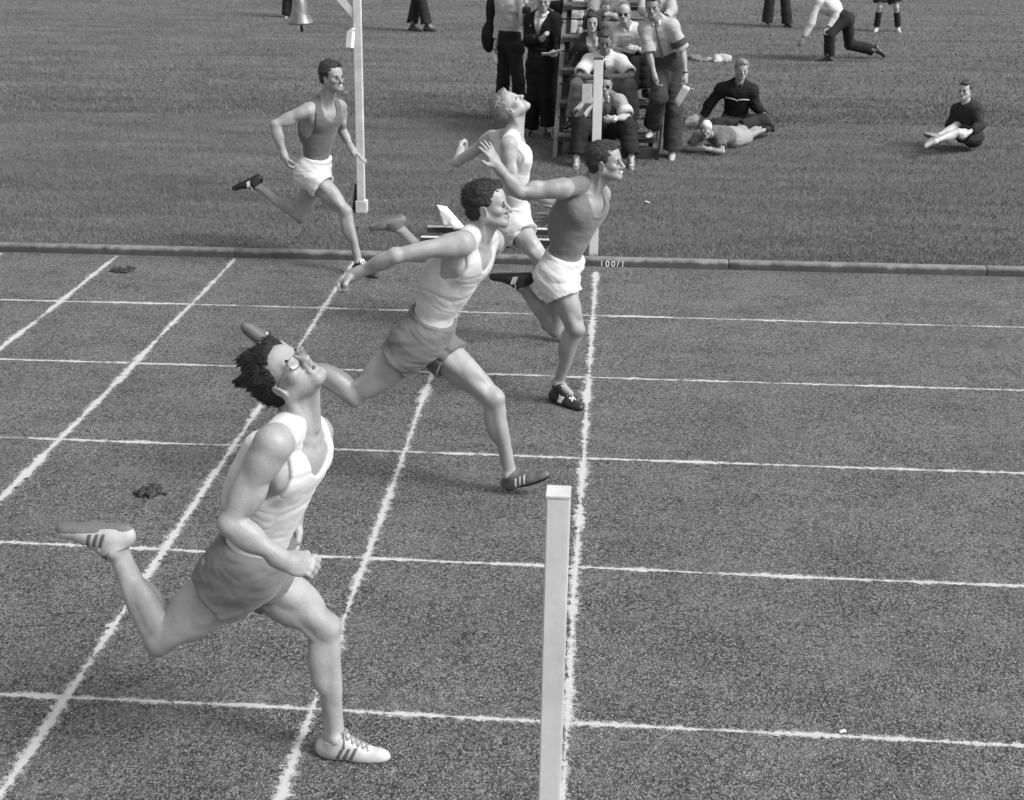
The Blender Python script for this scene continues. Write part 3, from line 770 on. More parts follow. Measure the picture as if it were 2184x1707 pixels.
def wear_collar(J, s, root, org, mat, h, r=.064):
    Cf, _ = frame_of(J); up = Cf[2]; nk = J['nk']; ax = nrm(J['hd']-.05*up-nk)
    pr = [cone(nk-.012*up+.012*Cf[0], nk+.050*s*ax+.012*Cf[0], (r+.022)*s, r*s, .01), cone(nk-.03*up, nk+.12*s*ax, (r-.004)*s, (r-.008)*s, .003, op=-1)]
    for y in (-1, 1):
        R = orth(Cf[0]*.8+y*Cf[1]*.5-.3*up, up+.3*Cf[0])
        g = 1.0 if r < .07 else 1.5
        pr.insert(0, slab(nk+s*(.072*g**.5*Cf[0]+y*.040*g*Cf[1]-.014*g*up), R, (.004, .026*g, .022*g), .006, rnd=.004))
    V = dict(t='b', c=nk+s*(.12*Cf[0]), R=Cf, half=V3(.1, .02, .2), k=.004, op=-1, rnd=.002, clips=())
    return soft('collar', pr+[V], h, mat, root, org, clips=[(nk+.05*s*ax, ax)])

def wear_tie(J, s, root, org, mat, top, h, length=.34):
    Cf, _ = frame_of(J); up = Cf[2]; pr = []; pts = []
    for i in range(7):
        st = J['nk']-up*(.05+length*i/6)*s; pts.append(surface_point(top, st, Cf[0], .4))
    kn_ = J['nk']+s*(.080*Cf[0]-.005*up)
    pr.append(ell(kn_, Cf, (.014, .019, .022), .01))
    prev = kn_
    for i, p in enumerate(pts):
        R = orth(nrm(p-prev), Cf[0]); w = (.014+.012*(i/6))*s if i < 6 else .018*s
        mid_ = (p+prev)/2; pr.append(ell(mid_+.003*Cf[0], R, (np.linalg.norm(p-prev)*.75, w, .010), .012)); prev = p
    return soft('tie', pr, h, mat, root, org)

def ring_on(a, b, t, r, wd, name, mat, root, org, h):
    u = nrm(b-a); c = a+(b-a)*t
    return soft(name, [cone(c-u*wd, c+u*wd, r, r, .002)], h, mat, root, org, clips=[(c+u*wd/2, u), (c-u*wd/2, -u)])

PERSONS = {}
def person(key, label, sp, s=1.0, h=.010, skinv=.3, hair=('short', .05), face=None, hands=None, shoes=None, flats=None, group=None, beef=1.0):
    J = {k: (P(v[0], v[1], Y=v[2]) if v[0] != 'w' else np.array(v[1:], float)) for k, v in sp.items() if k not in ('F', 'U')}
    H = orth(sp['F'], sp['U']); Cf, Pf = frame_of(J); face = face or {}; hands = hands or {}; flats = flats or {}
    org = V3(J['pel'][0], J['pel'][1], 0)
    ts = s*(1+(beef-1)*.5)
    pr = torso_prims(J, ts)+neck_prims(J, ts, H)
    for sd, y in (('L', 1), ('R', -1)):
        pr += arm_prims(J['sh'+sd], J['el'+sd], J['wr'+sd], s*(1+(beef-1)*.7), Cf[0])
        hs = hands.get(sd, {}); d = nrm(hs.get('d', J['wr'+sd]-J['el'+sd])); n = hs.get('n', -y*Cf[1]-.15*Cf[0])
        pr += hand_prims(J['wr'+sd], d, np.asarray(n, float), sd == 'R', hs.get('pose', 'loose'), s*1.02)
        lp, _ = leg_prims(J['hp'+sd], J['kn'+sd], J['an'+sd], s*beef, Pf[0]); pr += lp
        f, l, n_ = shoe_frame(J, sd, flats.get(sd)); a = J['an'+sd]
        pr += [cone(a, a+.10*s*f-.045*s*n_, .030*s, .022*s, .02), cone(a, a-.03*s*f-.04*s*n_, .03*s, .026*s, .02)]
    hs_ = .96*s if s > .8 else s*1.05
    pr += head_prims(J['hd'], H, hs_, h < .008)
    root = soft('person', pr, h, skin(skinv if h < .008 else skinv*1.15), None, org, waves=[(np.eye(3), (20, 20, 20), .0012*s, 3), (np.eye(3), (60, 60, 60), .0003*s, 9)] if h < .008 else ())
    tag(root, label, 'person', group)
    hm = hairmat(hair[1]); build_hair(J['hd'], H, hs_, root, org, hm, hair[0], max(.0045, h*.75))
    build_face(J['hd'], H, hs_, root, org, hm, face, h > .008)
    if shoes: build_shoes(J, root, org, s, shoes, max(.004, h*.7), flats)
    PERSONS[key] = (J, H, s, root, org, h)
    return J, H, root, org

# ------------------------------------------------------------------ where everybody's joints are
# every joint: (px, py, Y) picture position and real depth, or ('w', X, Y, Z)
SPEC = {
 'R1': dict(pel=(530,1212,-.36), nk=(640,905,-.38), hd=(612,800,-.39),
   shL=(672,925,-.20), shR=(583,948,-.56), elL=(640,1035,-.06), elR=(490,1118,-.64), wrL=(628,1115,-.10), wrR=(607,1197,-.66),
   hpL=(548,1222,-.27), hpR=(517,1228,-.45), knL=(693,1338,-.24), knR=(340,1366,-.50), anL=(716,1572,-.27), anR=(246,1172,-.44),
   toL=(843,1585,-.28), toR=(148,1140,-.42), F=(.42,-.34,.84), U=(-.86,.06,.50)),
 'R2': dict(pel=(905,716,2.10), nk=(1018,503,2.05), hd=(1042,438,2.03),
   shL=(1050,515,2.25), shR=(985,520,1.86), elL=(1005,600,2.36), elR=(842,546,1.74), wrL=(965,650,2.34), wrR=(757,586,1.78),
   hpL=(915,728,2.20), hpR=(893,732,2.00), knL=(1054,850,2.02), knR=(757,845,1.98), anL=(1088,1010,2.05), anR=(592,742,2.02),
   toL=(1180,1012,2.0), toR=(528,700,2.0), F=(.97,-.16,.16), U=(-.15,0,.98)),
 'R3': dict(pel=(1193,580,3.47), nk=(1259,400,3.42), hd=(1293,345,3.40),
   shL=(1282,415,3.60), shR=(1200,402,3.22), elL=(1245,480,3.72), elR=(1108,410,3.12), wrL=(1195,456,3.66), wrR=(1062,356,3.10),
   hpL=(1200,592,3.56), hpR=(1190,596,3.37), knL=(1183,702,3.56), knR=(1229,702,3.28), anL=(1113,612,3.60), anR=(1192,818,3.36),
   toL=(1050,592,3.60), toR=(1247,856,3.22), F=(.95,-.28,.12), U=(-.12,.0,.99)),
 'R4': dict(pel=(672,362,6.30), nk=(692,216,6.24), hd=(709,163,6.18),
   shL=(724,228,6.38), shR=(657,236,6.12), elL=(731,281,6.42), elR=(586,266,6.00), wrL=(751,319,6.32), wrR=(607,334,5.98),
   hpL=(676,370,6.38), hpR=(664,371,6.22), knL=(640,463,6.36), knR=(738,452,6.08), anL=(548,398,6.40), anR=(766,560,6.00),
   toL=(478,405,6.40), toR=(794,588,5.92), F=(.80,-.58,.02), U=(-.05,-.04,.99)),
 'R5': dict(pel=(1092,470,4.62), nk=(1096,292,4.60), hd=(1088,228,4.60),
   shL=(1050,296,4.80), shR=(1085,310,4.40), elL=(976,346,4.95), elR=(1088,404,4.32), wrL=(982,322,5.12), wrR=(1166,428,4.22),
   hpL=(1086,480,4.71), hpR=(1097,482,4.53), knL=(950,584,4.75), knR=(1152,548,4.36), anL=(850,487,4.72), anR=(1176,668,4.52),
   toL=(772,488,4.72), toR=(1235,700,4.45), F=(.50,-.08,.86), U=(-.86,.0,.50)),
 # --- onlookers
 'B1': dict(pel=(1086,94,12.95), nk=(1090,-10,12.95), hd=(1098,-40,12.88),
   shL=(1112,2,12.85), shR=(1068,0,13.05), elL=(1118,47,12.75), elR=(1064,50,13.05), wrL=(1123,16,12.55), wrR=(1057,96,12.95),
   hpL=(1097,101,12.87), hpR=(1077,101,13.02), knL=(1105,172,12.82), knR=(1073,172,12.98), anL=(1107,240,12.9), anR=(1066,240,13.05),
   toL=(1120,254,12.72), toR=(1074,254,12.82), F=(.5,-.85,0), U=(0,0,1)),
 'B2': dict(pel=(1152,135,11.95), nk=(1157,32,11.9), hd=(1159,2,11.84),
   shL=(1184,43,11.85), shR=(1132,43,11.95), elL=(1192,88,11.8), elR=(1128,88,11.85), wrL=(1186,116,11.62), wrR=(1158,82,11.62),
   hpL=(1163,142,11.92), hpR=(1142,142,11.98), knL=(1166,205,11.86), knR=(1138,208,11.92), anL=(1169,270,11.86), anR=(1132,274,11.98),
   toL=(1176,288,11.66), toR=(1128,290,11.76), F=(.05,-.98,-.12), U=(0,-.1,.99)),
 'B3': dict(pel=(1206,104,12.7), nk=(1204,-6,12.7), hd=(1202,-40,12.65),
   shL=(1231,4,12.7), shR=(1180,4,12.7), elL=(1238,52,12.75), elR=(1186,44,12.5), wrL=(1232,95,12.6), wrR=(1196,14,12.4),
   hpL=(1216,112,12.7), hpR=(1196,112,12.7), knL=(1217,172,12.66), knR=(1195,172,12.66), anL=(1218,240,12.7), anR=(1194,240,12.7),
   toL=(1222,252,12.45), toR=(1190,252,12.45), F=(0,-1,0), U=(0,0,1)),
 'B4': dict(pel=(1263,121,11.6), nk=(1265,84,11.36), hd=(1263,48,11.24),
   shL=(1289,98,11.36), shR=(1239,98,11.36), elL=(1298,136,11.5), elR=(1232,136,11.5), wrL=(1275,150,11.3), wrR=(1250,150,11.3),
   hpL=(1273,127,11.58), hpR=(1253,127,11.58), knL=(1275,152,11.28), knR=(1251,152,11.28), anL=(1273,205,11.2), anR=(1253,205,11.2),
   toL=(1275,216,11.02), toR=(1250,216,11.02), F=(.08,-.99,-.05), U=(.04,-.04,1)),
 'B5': dict(pel=(1346,122,11.6), nk=(1337,58,11.42), hd=(1331,26,11.29),
   shL=(1365,72,11.42), shR=(1308,74,11.42), elL=(1375,112,11.45), elR=(1306,112,11.45), wrL=(1354,103,11.2), wrR=(1336,106,11.2),
   hpL=(1357,127,11.58), hpR=(1337,127,11.58), knL=(1374,132,11.28), knR=(1350,134,11.26), anL=(1376,192,11.22), anR=(1352,196,11.22),
   toL=(1386,207,11.02), toR=(1348,210,11.0), F=(-.12,-.98,-.1), U=(-.05,-.08,.99)),
 'B6': dict(pel=(1421,138,10.85), nk=(1401,46,10.66), hd=(1392,14,10.56),
   shL=(1433,57,10.62), shR=(1376,62,10.66), elL=(1456,106,10.62), elR=(1384,112,10.60), wrL=(1462,160,10.50), wrR=(1397,165,10.45),
   hpL=(1432,147,10.88), hpR=(1410,146,10.86), knL=(1436,240,10.80), knR=(1404,210,10.46), anL=(1434,322,10.78), anR=(1392,268,10.74),
   toL=(1431,343,10.52), toR=(1380,284,10.56), F=(-.12,-.97,-.14), U=(-.08,-.1,.98)),
 'B7': dict(pel=(1288,184,11.32), nk=(1290,118,11.22), hd=(1290,88,11.10),
   shL=(1322,130,11.20), shR=(1257,130,11.20), elL=(1346,162,10.98), elR=(1236,162,10.98), wrL=(1290,165,10.84), wrR=(1284,168,10.90),
   hpL=(1301,190,11.28), hpR=(1276,190,11.28), knL=(1340,182,10.96), knR=(1232,182,10.96), anL=(1350,254,11.02), anR=(1222,252,11.02),
   toL=(1358,272,10.86), toR=(1206,270,10.88), F=(0,-.96,-.27), U=(0,-.25,.97)),
 'B8': dict(pel=(1288,279,10.92), nk=(1292,206,10.58), hd=(1291,178,10.48),
   shL=(1322,216,10.54), shR=(1257,216,10.54), elL=(1338,249,10.36), elR=(1234,247,10.34), wrL=(1307,254,10.15), wrR=(1252,224,10.20),
   hpL=(1300,286,10.88), hpR=(1276,286,10.88), knL=(1338,268,10.34), knR=(1238,268,10.34), anL=(1346,335,10.24), anR=(1230,335,10.22),
   toL=(1348,364,10.00), toR=(1226,362,9.98), F=(-.05,-.98,-.18), U=(0,-.18,.98)),
 'B9': dict(pel=(1310,52,11.9), nk=(1300,-22,11.95), hd=(1298,-52,11.85),
   shL=(1328,-8,11.95), shR=(1270,-8,11.95), elL=(1322,38,11.75), elR=(1262,34,11.7), wrL=(1296,30,11.55), wrR=(1282,24,11.5),
   hpL=(1320,58,11.86), hpR=(1300,58,11.86), knL=(1318,66,11.6), knR=(1290,60,11.58), anL=(1322,126,11.5), anR=(1294,126,11.5),
   toL=(1326,138,11.3), toR=(1292,138,11.3), F=(0,-.98,-.1), U=(0,-.1,.99)),
 'B9b': dict(pel=(1412,48,11.9), nk=(1398,-36,11.95), hd=(1394,-66,11.85),
   shL=(1426,-22,11.95), shR=(1370,-22,11.95), elL=(1433,22,11.75), elR=(1372,22,11.7), wrL=(1416,44,11.55), wrR=(1392,36,11.5),
   hpL=(1422,54,11.86), hpR=(1402,54,11.86), knL=(1424,52,11.6), knR=(1396,52,11.58), anL=(1428,112,11.5), anR=(1398,112,11.5),
   toL=(1430,124,11.3), toR=(1396,124,11.3), F=(0,-.98,-.1), U=(0,-.1,.99)),
 'B10': dict(pel=(1562,293,11.45), nk=(1520,287,11.10), hd=(1506,277,10.93),
   shL=(1536,295,11.08), shR=(1490,290,11.14), elL=(1541,324,10.88), elR=(1466,318,11.06), wrL=(1506,318,10.88), wrR=(1510,318,10.98),
   hpL=(1566,298,11.42), hpR=(1556,290,11.50), knL=(1606,287,11.76), knR=(1600,283,11.86), anL=(1640,274,12.02), anR=(1630,270,12.12),
   toL=(1650,284,12.20), toR=(1650,266,12.28), F=(-.18,-.97,-.12), U=(-.08,-.1,.99)),
 'B11': dict(pel=(1568,258,12.55), nk=(1577,178,12.40), hd=(1582,149,12.30),
   shL=(1604,194,12.38), shR=(1540,190,12.44), elL=(1612,228,12.40), elR=(1513,223,12.50), wrL=(1632,247,12.22), wrR=(1500,250,12.50),
   hpL=(1580,262,12.52), hpR=(1556,263,12.52), knL=(1628,258,12.14), knR=(1528,268,12.28), anL=(1578,270,12.05), anR=(1604,272,12.16),
   toL=(1556,274,11.98), toR=(1634,276,12.08), F=(.1,-.98,-.05), U=(.05,-.06,.99)),
 'B12': dict(pel=(1800,42,18.85), nk=(1752,0,18.8), hd=(1732,-22,18.75),
   shL=(1744,4,18.7), shR=(1766,-2,18.95), elL=(1729,52,18.6), elR=(1780,36,18.7), wrL=(1712,84,18.55), wrR=(1766,62,18.6),
   hpL=(1798,42,18.75), hpR=(1806,44,18.95), knL=(1768,74,18.6), knR=(1812,96,19.05), anL=(1769,122,18.7), anR=(1866,108,19.1),
   toL=(1754,129,18.7), toR=(1890,124,19.1), F=(-.7,-.3,-.6), U=(-.65,0,.75)),
 'B13': dict(pel=(1658,-50,23.5), nk=(1658,-122,23.5), hd=(1658,-146,23.45),
   shL=(1678,-116,23.5), shR=(1638,-116,23.5), elL=(1684,-82,23.5), elR=(1632,-82,23.5), wrL=(1672,-52,23.35), wrR=(1644,-52,23.35),
   hpL=(1667,-46,23.5), hpR=(1649,-46,23.5), knL=(1675,2,23.45), knR=(1642,0,23.45), anL=(1679,50,23.5), anR=(1636,48,23.5),
   toL=(1688,58,23.35), toR=(1630,57,23.3), F=(.0,-1,-.05), U=(0,0,1)),
 'B14': dict(pel=(1890,-38,22.9), nk=(1890,-112,22.9), hd=(1890,-138,22.85),
   shL=(1912,-106,22.9), shR=(1868,-106,22.9), elL=(1918,-72,22.9), elR=(1862,-72,22.9), wrL=(1908,-42,22.75), wrR=(1872,-42,22.75),
   hpL=(1901,-34,22.9), hpR=(1879,-34,22.9), knL=(1912,16,22.8), knR=(1876,15,22.8), anL=(1915,60,22.9), anR=(1869,60,22.9),
   toL=(1920,69,22.7), toR=(1866,68,22.7), F=(0,-1,0), U=(0,0,1)),
 'B15': dict(pel=(890,-45,22.1), nk=(888,-118,22.1), hd=(892,-143,22.05),
   shL=(894,-112,22.3), shR=(882,-112,21.9), elL=(880,-78,22.35), elR=(896,-78,21.85), wrL=(872,-48,22.3), wrR=(908,-52,21.9),
   hpL=(891,-41,22.2), hpR=(889,-41,22.0), knL=(888,4,22.2), knR=(900,4,22.0), anL=(879,52,22.2), anR=(910,52,22.0),
   toL=(890,60,22.2), toR=(928,58,22.0), F=(1,0,0), U=(0,0,1)),
 'B16': dict(pel=(620,-62,24.3), nk=(622,-136,24.3), hd=(624,-160,24.2),
   shL=(642,-130,24.3), shR=(602,-130,24.3), elL=(648,-94,24.3), elR=(596,-94,24.3), wrL=(644,-64,24.1), wrR=(600,-64,24.1),
   hpL=(629,-58,24.3), hpR=(611,-58,24.3), knL=(632,-12,24.2), knR=(612,-12,24.2), anL=(634,34,24.3), anR=(612,33,24.3),
   toL=(640,42,24.05), toR=(608,43,24.05), F=(0,-1,0), U=(0,0,1)),
 'B17': dict(pel=(2072,290,11.5), nk=(2062,222,11.55), hd=(2058,192,11.5),
   shL=(2082,236,11.45), shR=(2042,234,11.65), elL=(2090,268,11.3), elR=(2028,266,11.62), wrL=(2064,284,11.15), wrR=(2020,290,11.5),
   hpL=(2074,294,11.42), hpR=(2066,290,11.58), knL=(2042,282,11.15), knR=(2040,268,11.5), anL=(1994,302,10.98), anR=(2000,290,11.25),
   toL=(1980,310,10.9), toR=(1978,286,11.2), F=(-.6,-.8,-.05), U=(0,0,1)),
}

# ------------------------------------------------------------------ posts, bell, stand, bench
WHITE = plain('white_paint', .54, .6, .10, 6, .15, 40)
WHITE2 = plain('white_paint_worn', .47, .7, .16, 9, .25, 30)
WOOD = plain('old_wood', .04, .8, .35, 5, .4, 30, stretch=(1, 6, 6))
WOODL = plain('pale_wood', .15, .75, .25, 6, .4, 30, stretch=(1, 6, 6))
DARKI = plain('dark_iron', .02, .55, .3, 20)
PAPER = plain('paper', .78, .8, .05, 8)

# near finishing post (it leans a little)
pt, pb_ = P(1191.5, 1052, Y=-1.25), P(1171.5, 1707, Y=-1.25); ax_ = nrm(pt-pb_); b0 = pb_-ax_*(pb_[2]/ax_[2]); o1 = tuple(b0)
npost = MB().box((b0+pt)/2, (np.linalg.norm(pt-b0)/2, .0325, .0325), np.array([ax_, V3(0, 1, 0), nrm(np.cross(ax_, V3(0, 1, 0)))]), .004).build('finish_post', WHITE, None, o1)
tag(npost, 'tall square white post standing on the finish line nearest the camera', 'post', 'finish line posts')
MB().box(pt+.0035*ax_, (.0035, .0335, .0335), np.array([ax_, V3(0, 1, 0), nrm(np.cross(ax_, V3(0, 1, 0)))]), .001).build('cap', WHITE2, npost, o1)
fx = -.029
m = MB(); m.box((fx, 6.62, .87), (.039, .035, .87), bev=.004)
fpost = m.build('finish_post', plain('white_paint_fresh', .58, .6, .06, 6), None, (fx, 6.62, 0))
tag(fpost, 'square white post behind the kerb in front of the seated judges', 'post', 'finish line posts')
MB().box((fx, 6.62, 1.743), (.041, .037, .0035), bev=.001).build('cap', DARKI, fpost, (fx, 6.62, 0))

# gallows with the bell
gx, gy = -2.385, 7.985
gal = empty('bell_post', (gx, gy, 0), label='tall white wooden gallows post carrying the bell behind the leftmost runner', cat='bell post')
o3 = (gx, gy, 0)
gt = P(759, -110, Y=gy); g0 = V3(gx, gy, 0); MB().beam(g0, gt, .074, .074, (0, 1, 0), .005).build('upright', WHITE2, gal, o3)
gtop = lambda z: g0+(gt-g0)*(z/gt[2])
MB().box((gx+.006, gy-.002, .06), (.056, .050, .075), bev=.006).build('foot_block', WHITE2, gal, o3)
MB().beam(gtop(1.93)+V3(-.03, 0, 0), gtop(1.93)+V3(-.40, 0, .42), .06, .06).build('brace', WHITE2, gal, o3)
MB().beam((gt[0]+.10, gy+.001, 2.45), (gt[0]-.95, gy+.001, 2.45), .07, .07).build('crossbeam', WHITE2, gal, o3)
MB().beam((gx-.06, gy+.05, .02), (gx-.02, gy+.05, .28), .09, .02).build('strut', WOOD, gal, o3)
bx = -2.882
bell = empty('bell', (bx, gy, 1.84), label='metal hand bell hanging from the white gallows post', cat='bell')
bo = (bx, gy, 1.84)
BR = plain('bell_metal', .17, .38, .35, 14, .2, 40, spec=.6, metal=.6)
MB().lathe((bx, gy, 1.84), [(.098, .0), (.114, -.006), (.121, .0), (.116, .012), (.098, .055), (.084, .11), (.073, .17), (.066, .215), (.050, .240), (.02, .252), (.001, .254)], 32).build('bell_body', BR, bell, bo)
MB().lathe((bx, gy, 1.84), [(.112, .004), (.092, .05), (.075, .12), (.055, .20), (.001, .215)], 24).build('inner_wall', DARKI, bell, bo)
MB().tube([(bx, gy, 2.0), (bx+.002, gy, 1.84), (bx+.004, gy, 1.76)], [.008, .009, .014], 10).build('clapper', DARKI, bell, bo)
MB().tube([(bx-.03, gy, 2.088), (bx-.03, gy, 2.13), (bx, gy, 2.155), (bx+.03, gy, 2.13), (bx+.03, gy, 2.088)], .008, 8).build('hanger', DARKI, bell, bo)
MB().tube([(bx, gy, 2.155), (bx, gy, 2.42)], .006, 8).build('chain', DARKI, bell, bo)
# white card box on the gallows
c = P(747, 85, Y=7.93); box = empty('card_box', tuple(c), label='small white box fixed to the side of the bell post', cat='box')
Rb = orth((1, -.5, .0), (.25, .1, 1))
MB().box(c, (.035, .02, .075), Rb, .003).build('case', PAPER, box, tuple(c))
MB().box(c+.083*Rb[2], (.038, .024, .006), orth(Rb[0]*.8+Rb[2]*.55, Rb[2]), .002).build('lid', PAPER, box, tuple(c))

# judges' stand: two sloping stringers a side, four broad treads of slats
st = empty('judges_stand', (0.03, 10.6, 0), label='tiered wooden stand of broad steps on which the judges sit', cat='stand')
so3 = (0.03, 10.6, 0)
slope = V3(0, .30, .343); XL, XR = -.56, .62
for X, s_ in ((XL, -1), (XR, 1)):
    a = V3(X-.015, 10.63, 0.0); b = a+slope*6.6+V3(.06, 0, 0)
    MB().beam(a, b, .026, .045, (1, 0, 0)).build('stringer', WOODL, st, so3)
    a2 = a+V3(.05*-s_*.9, .13, 0); MB().beam(a2, a2+slope*6.3+V3(.06, 0, 0), .03, .06, (1, 0, 0)).build('stringer', WOOD, st, so3)
    MB().beam((X+.02, 12.55, 0), (X+.02, 12.35, 2.2), .05, .05).build('rear_leg', WOOD, st, so3)
    MB().beam((X+.01, 11.75, 0), (X+.01, 11.75, 1.28), .04, .04).build('leg', WOOD, st, so3)
    MB().tube([(X+.012, 10.9, .15), (X+.012, 11.75, .85)], .012, 8).build('brace', DARKI, st, so3)
for k in range(5):
    y0 = 10.73+.30*k; z = .262+.343*k
    for q in range(4):
        MB().box((.03+RNG.normal(0, .003), y0+.035+.072*q, z-.014+RNG.normal(0, .0015)), (.575, .030, .013), bev=.003).build('tread_slat', WOODL if q != 2 else WOOD, st, so3)
    MB().box((.03, y0+.012, z-.055), (.57, .012, .022), bev=.002).build('riser_board', WOOD, st, so3)
    if k < 4: MB().tube([(XL, y0+.2, z+.17), (XR, y0+.2, z+.17)], .009, 8).build('tie_rod', DARKI, st, so3)
MB().beam(P(1402, 343, Z=.005), P(1411, 268, Y=10.60), .022, .022).build('prop', DARKI, st, so3)
# box under the stand, right
c = V3(.47, 10.72, .075); b_ = MB().box(c, (.19, .09, .06), bev=.006).build('wooden_box', WOOD, None, (c[0], c[1], 0)); tag(b_, 'low wooden box on the grass under the lowest step of the stand', 'box')
c = V3(.10, 10.78, .06); b_ = MB().box(c, (.20, .08, .045), bev=.02).build('equipment_case', plain('leather', .05, .5), None, (c[0], c[1], 0)); tag(b_, 'dark flat case lying under the lowest step between the seated man\'s legs', 'case')

# low bench beyond the kerb
bn = empty('low_bench', (-.95, 7.05, 0), label='long low dark bench with two pale edged boards just beyond the kerb', cat='bench'); bo = (-.95, 7.05, 0)
DKW = plain('dark_wood', .035, .7, .3, 6, .3, 30)
for Yb, l_, r_ in ((7.12, (912, 483), (1236, 497)), (6.86, (898, 505), (1236, 519))):
    a, b = P(*l_, Y=Yb), P(*r_, Y=Yb); b[2] = a[2]; pa, pb = a, b; a = a-V3(0, 0, .028); b = b-V3(0, 0, .028)
    s_ = MB().beam(a, b, .060, .050).build('board', DKW, bn, bo)
    MB().beam(a+V3(0, 0, .0275), b+V3(0, 0, .0275), .056, .005, bev=.001).build('top_strip', WHITE2, s_, bo)
for X in (pa[0]+.25, pb[0]-.25):
    MB().box((X, 6.99, max(.03, pa[2]-.06)/2), (.03, .17, max(.03, pa[2]-.06)/2), bev=.004).build('leg', DKW, bn, bo)

# white cloth pennant leaning on the bench
def sheet_cloth(name, outline, n, thick, mat, loc, label, cat, bulge=.01):
    """a small piece of cloth or paper with real thickness, given its corners in space"""
    o = np.asarray(outline, float); A, B, C_, D = o; V = []; 
    for i in range(n+1):
        for j in range(n+1):
            u, v = i/n, j/n; V.append((A*(1-u)+B*u)*(1-v)+(D*(1-u)+C_*u)*v)
    V = np.array(V); nn = nrm(np.cross(B-A, D-A)); V += (noise3(V*9+loc[0])*bulge)[:, None]*nn
    m_ = len(V); V = np.concatenate([V, V-thick*nn]); Q = []
    I = lambda i, j: i*(n+1)+j
    for i in range(n):
        for j in range(n):
            q = (I(i, j), I(i+1, j), I(i+1, j+1), I(i, j+1)); Q.append(q); Q.append(tuple(m_+k for k in q[::-1]))
    for i in range(n):
        for a, b in (((i+1, 0), (i, 0)), ((i, n), (i+1, n)), ((0, i), (0, i+1)), ((n, i+1), (n, i))):
            Q.append((I(*a), I(*b), m_+I(*b), m_+I(*a)))
    x = link(name, mesh_np(name, V-np.asarray(loc), Q), mat, None, loc)
    if label: tag(x, label, cat)
    return x
q = [P(931, 437, Y=7.10), P(953, 441, Y=7.10), P(996, 490, Y=7.03), P(968, 490, Y=7.03)]
sheet_cloth('cloth_pennant', [q[0], q[1], q[2], q[3]], 8, .006, PAPER, tuple(q[3]), 'white cloth pennant hanging over the low bench behind the running men', 'pennant', .02)
q = [P(933, 440, Y=7.08), P(964, 462, Y=7.07), P(968, 481, Y=7.04), P(947, 484, Y=7.04)]
sheet_cloth('folded_cloth', q, 6, .008, plain('cloth_offwhite', .6, .9), tuple(q[3]), 'small folded white cloth beside the pennant on the low bench', 'cloth', .02)

# ------------------------------------------------------------------ the five sprinters
GR = 'sprinters at the finish'
W_, G_ = cloth(.50, .35), cloth(.125, .45)
SHOE_D = plain('black_leather', .018, .4, .3, spec=.5); SHOE_L = plain('pale_leather', .40, .5, .1); SHOE_G = plain('grey_leather', .2, .5, .15)
SOLE = plain('sole_leather', .14, .7, .2); SOLE_D = plain('dark_sole', .02, .6, .2); LACE = plain('lace', .7, .8, .05); STR_D = plain('dark_stripe', .10, .6); STR_W = plain('white_stripe', .72, .5, .05)

J, H, root, org = person('R1', 'bespectacled runner in white vest throwing his head back nearest the camera', SPEC['R1'], 1.03, .0048, .29, ('swept', .010),
    dict(specs=True), dict(R=dict(pose='fist', d=(.92, -.10, -.10), n=(.05, .55, -.6)), L=dict(pose='fist')), (SHOE_L, SOLE, STR_D, 3, SHOE_G), dict(L=0.0), GR, 1.13)
wear_vest(J, 1.097, root, org, W_, .0055); wear_shorts(J, 1.07, root, org, G_, .006, .30, .014)

J, H, root, org = person('R2', 'runner in white vest and grey shorts lunging with his arm flung back', SPEC['R2'], 1.02, .0052, .29, ('wave', .022),
    dict(squint=True), dict(R=dict(pose='fist', d=(-.8, -.1, -.55), n=(.2, -.4, -.8)), L=dict(pose='fist')), (plain('grey_black_leather', .10, .5, .3), SOLE_D, plain('dull_stripe', .42, .6), 3, None), {}, GR, 1.13)
wear_vest(J, 1.086, root, org, cloth(.45, .35), .006); wear_shorts(J, 1.05, root, org, G_, .006, .34, .022)

J, H, root, org = person('R3', 'leading runner in dark vest and white shorts grinning at the finish line', SPEC['R3'], 1.0, .0056, .25, ('wave', .035),
    dict(teeth=True, squint=True), dict(R=dict(pose='open', d=(-.45, -.05, .85), n=(-.75, .55, -.2)), L=dict(pose='open', d=(-.85, -.2, -.25), n=(.1, .9, .2))), (SHOE_D, SOLE_D, STR_W, 1, LACE), dict(R=0.0), GR, 1.08)
wear_vest(J, 1.04, root, org, cloth(.14, .4), .006); wear_shorts(J, 1.02, root, org, W_, .0065, .34, .026)

J, H, root, org = person('R4', 'leftmost runner in dark vest and white shorts gritting his teeth', SPEC['R4'], 1.0, .0066, .25, ('wave', .030),
    dict(teeth=True, squint=True), dict(R=dict(pose='grip', d=(.35, -.1, -.8), n=(.75, .3, .3)), L=dict(pose='open', d=(.75, -.3, -.5), n=(-.4, -.1, -.8))), (SHOE_D, SOLE_D, STR_W, 1, LACE), dict(R=0.0), GR, 1.04)
wear_vest(J, 1.02, root, org, cloth(.105, .4), .007); wear_shorts(J, 1.0, root, org, W_, .0072, .34, .03)

J, H, root, org = person('R5', 'fair haired runner in white vest with face turned up to the sky', SPEC['R5'], 1.0, .0062, .32, ('short', .20),
    dict(squint=True), dict(R=dict(pose='loose'), L=dict(pose='fist', n=(.8, -.4, .1))), (SHOE_G, SOLE, STR_D, 1, None), dict(R=0.0), GR, 1.06)
wear_vest(J, 1.03, root, org, W_, .0068); wear_shorts(J, 1.0, root, org, W_, .0072, .34, .026)

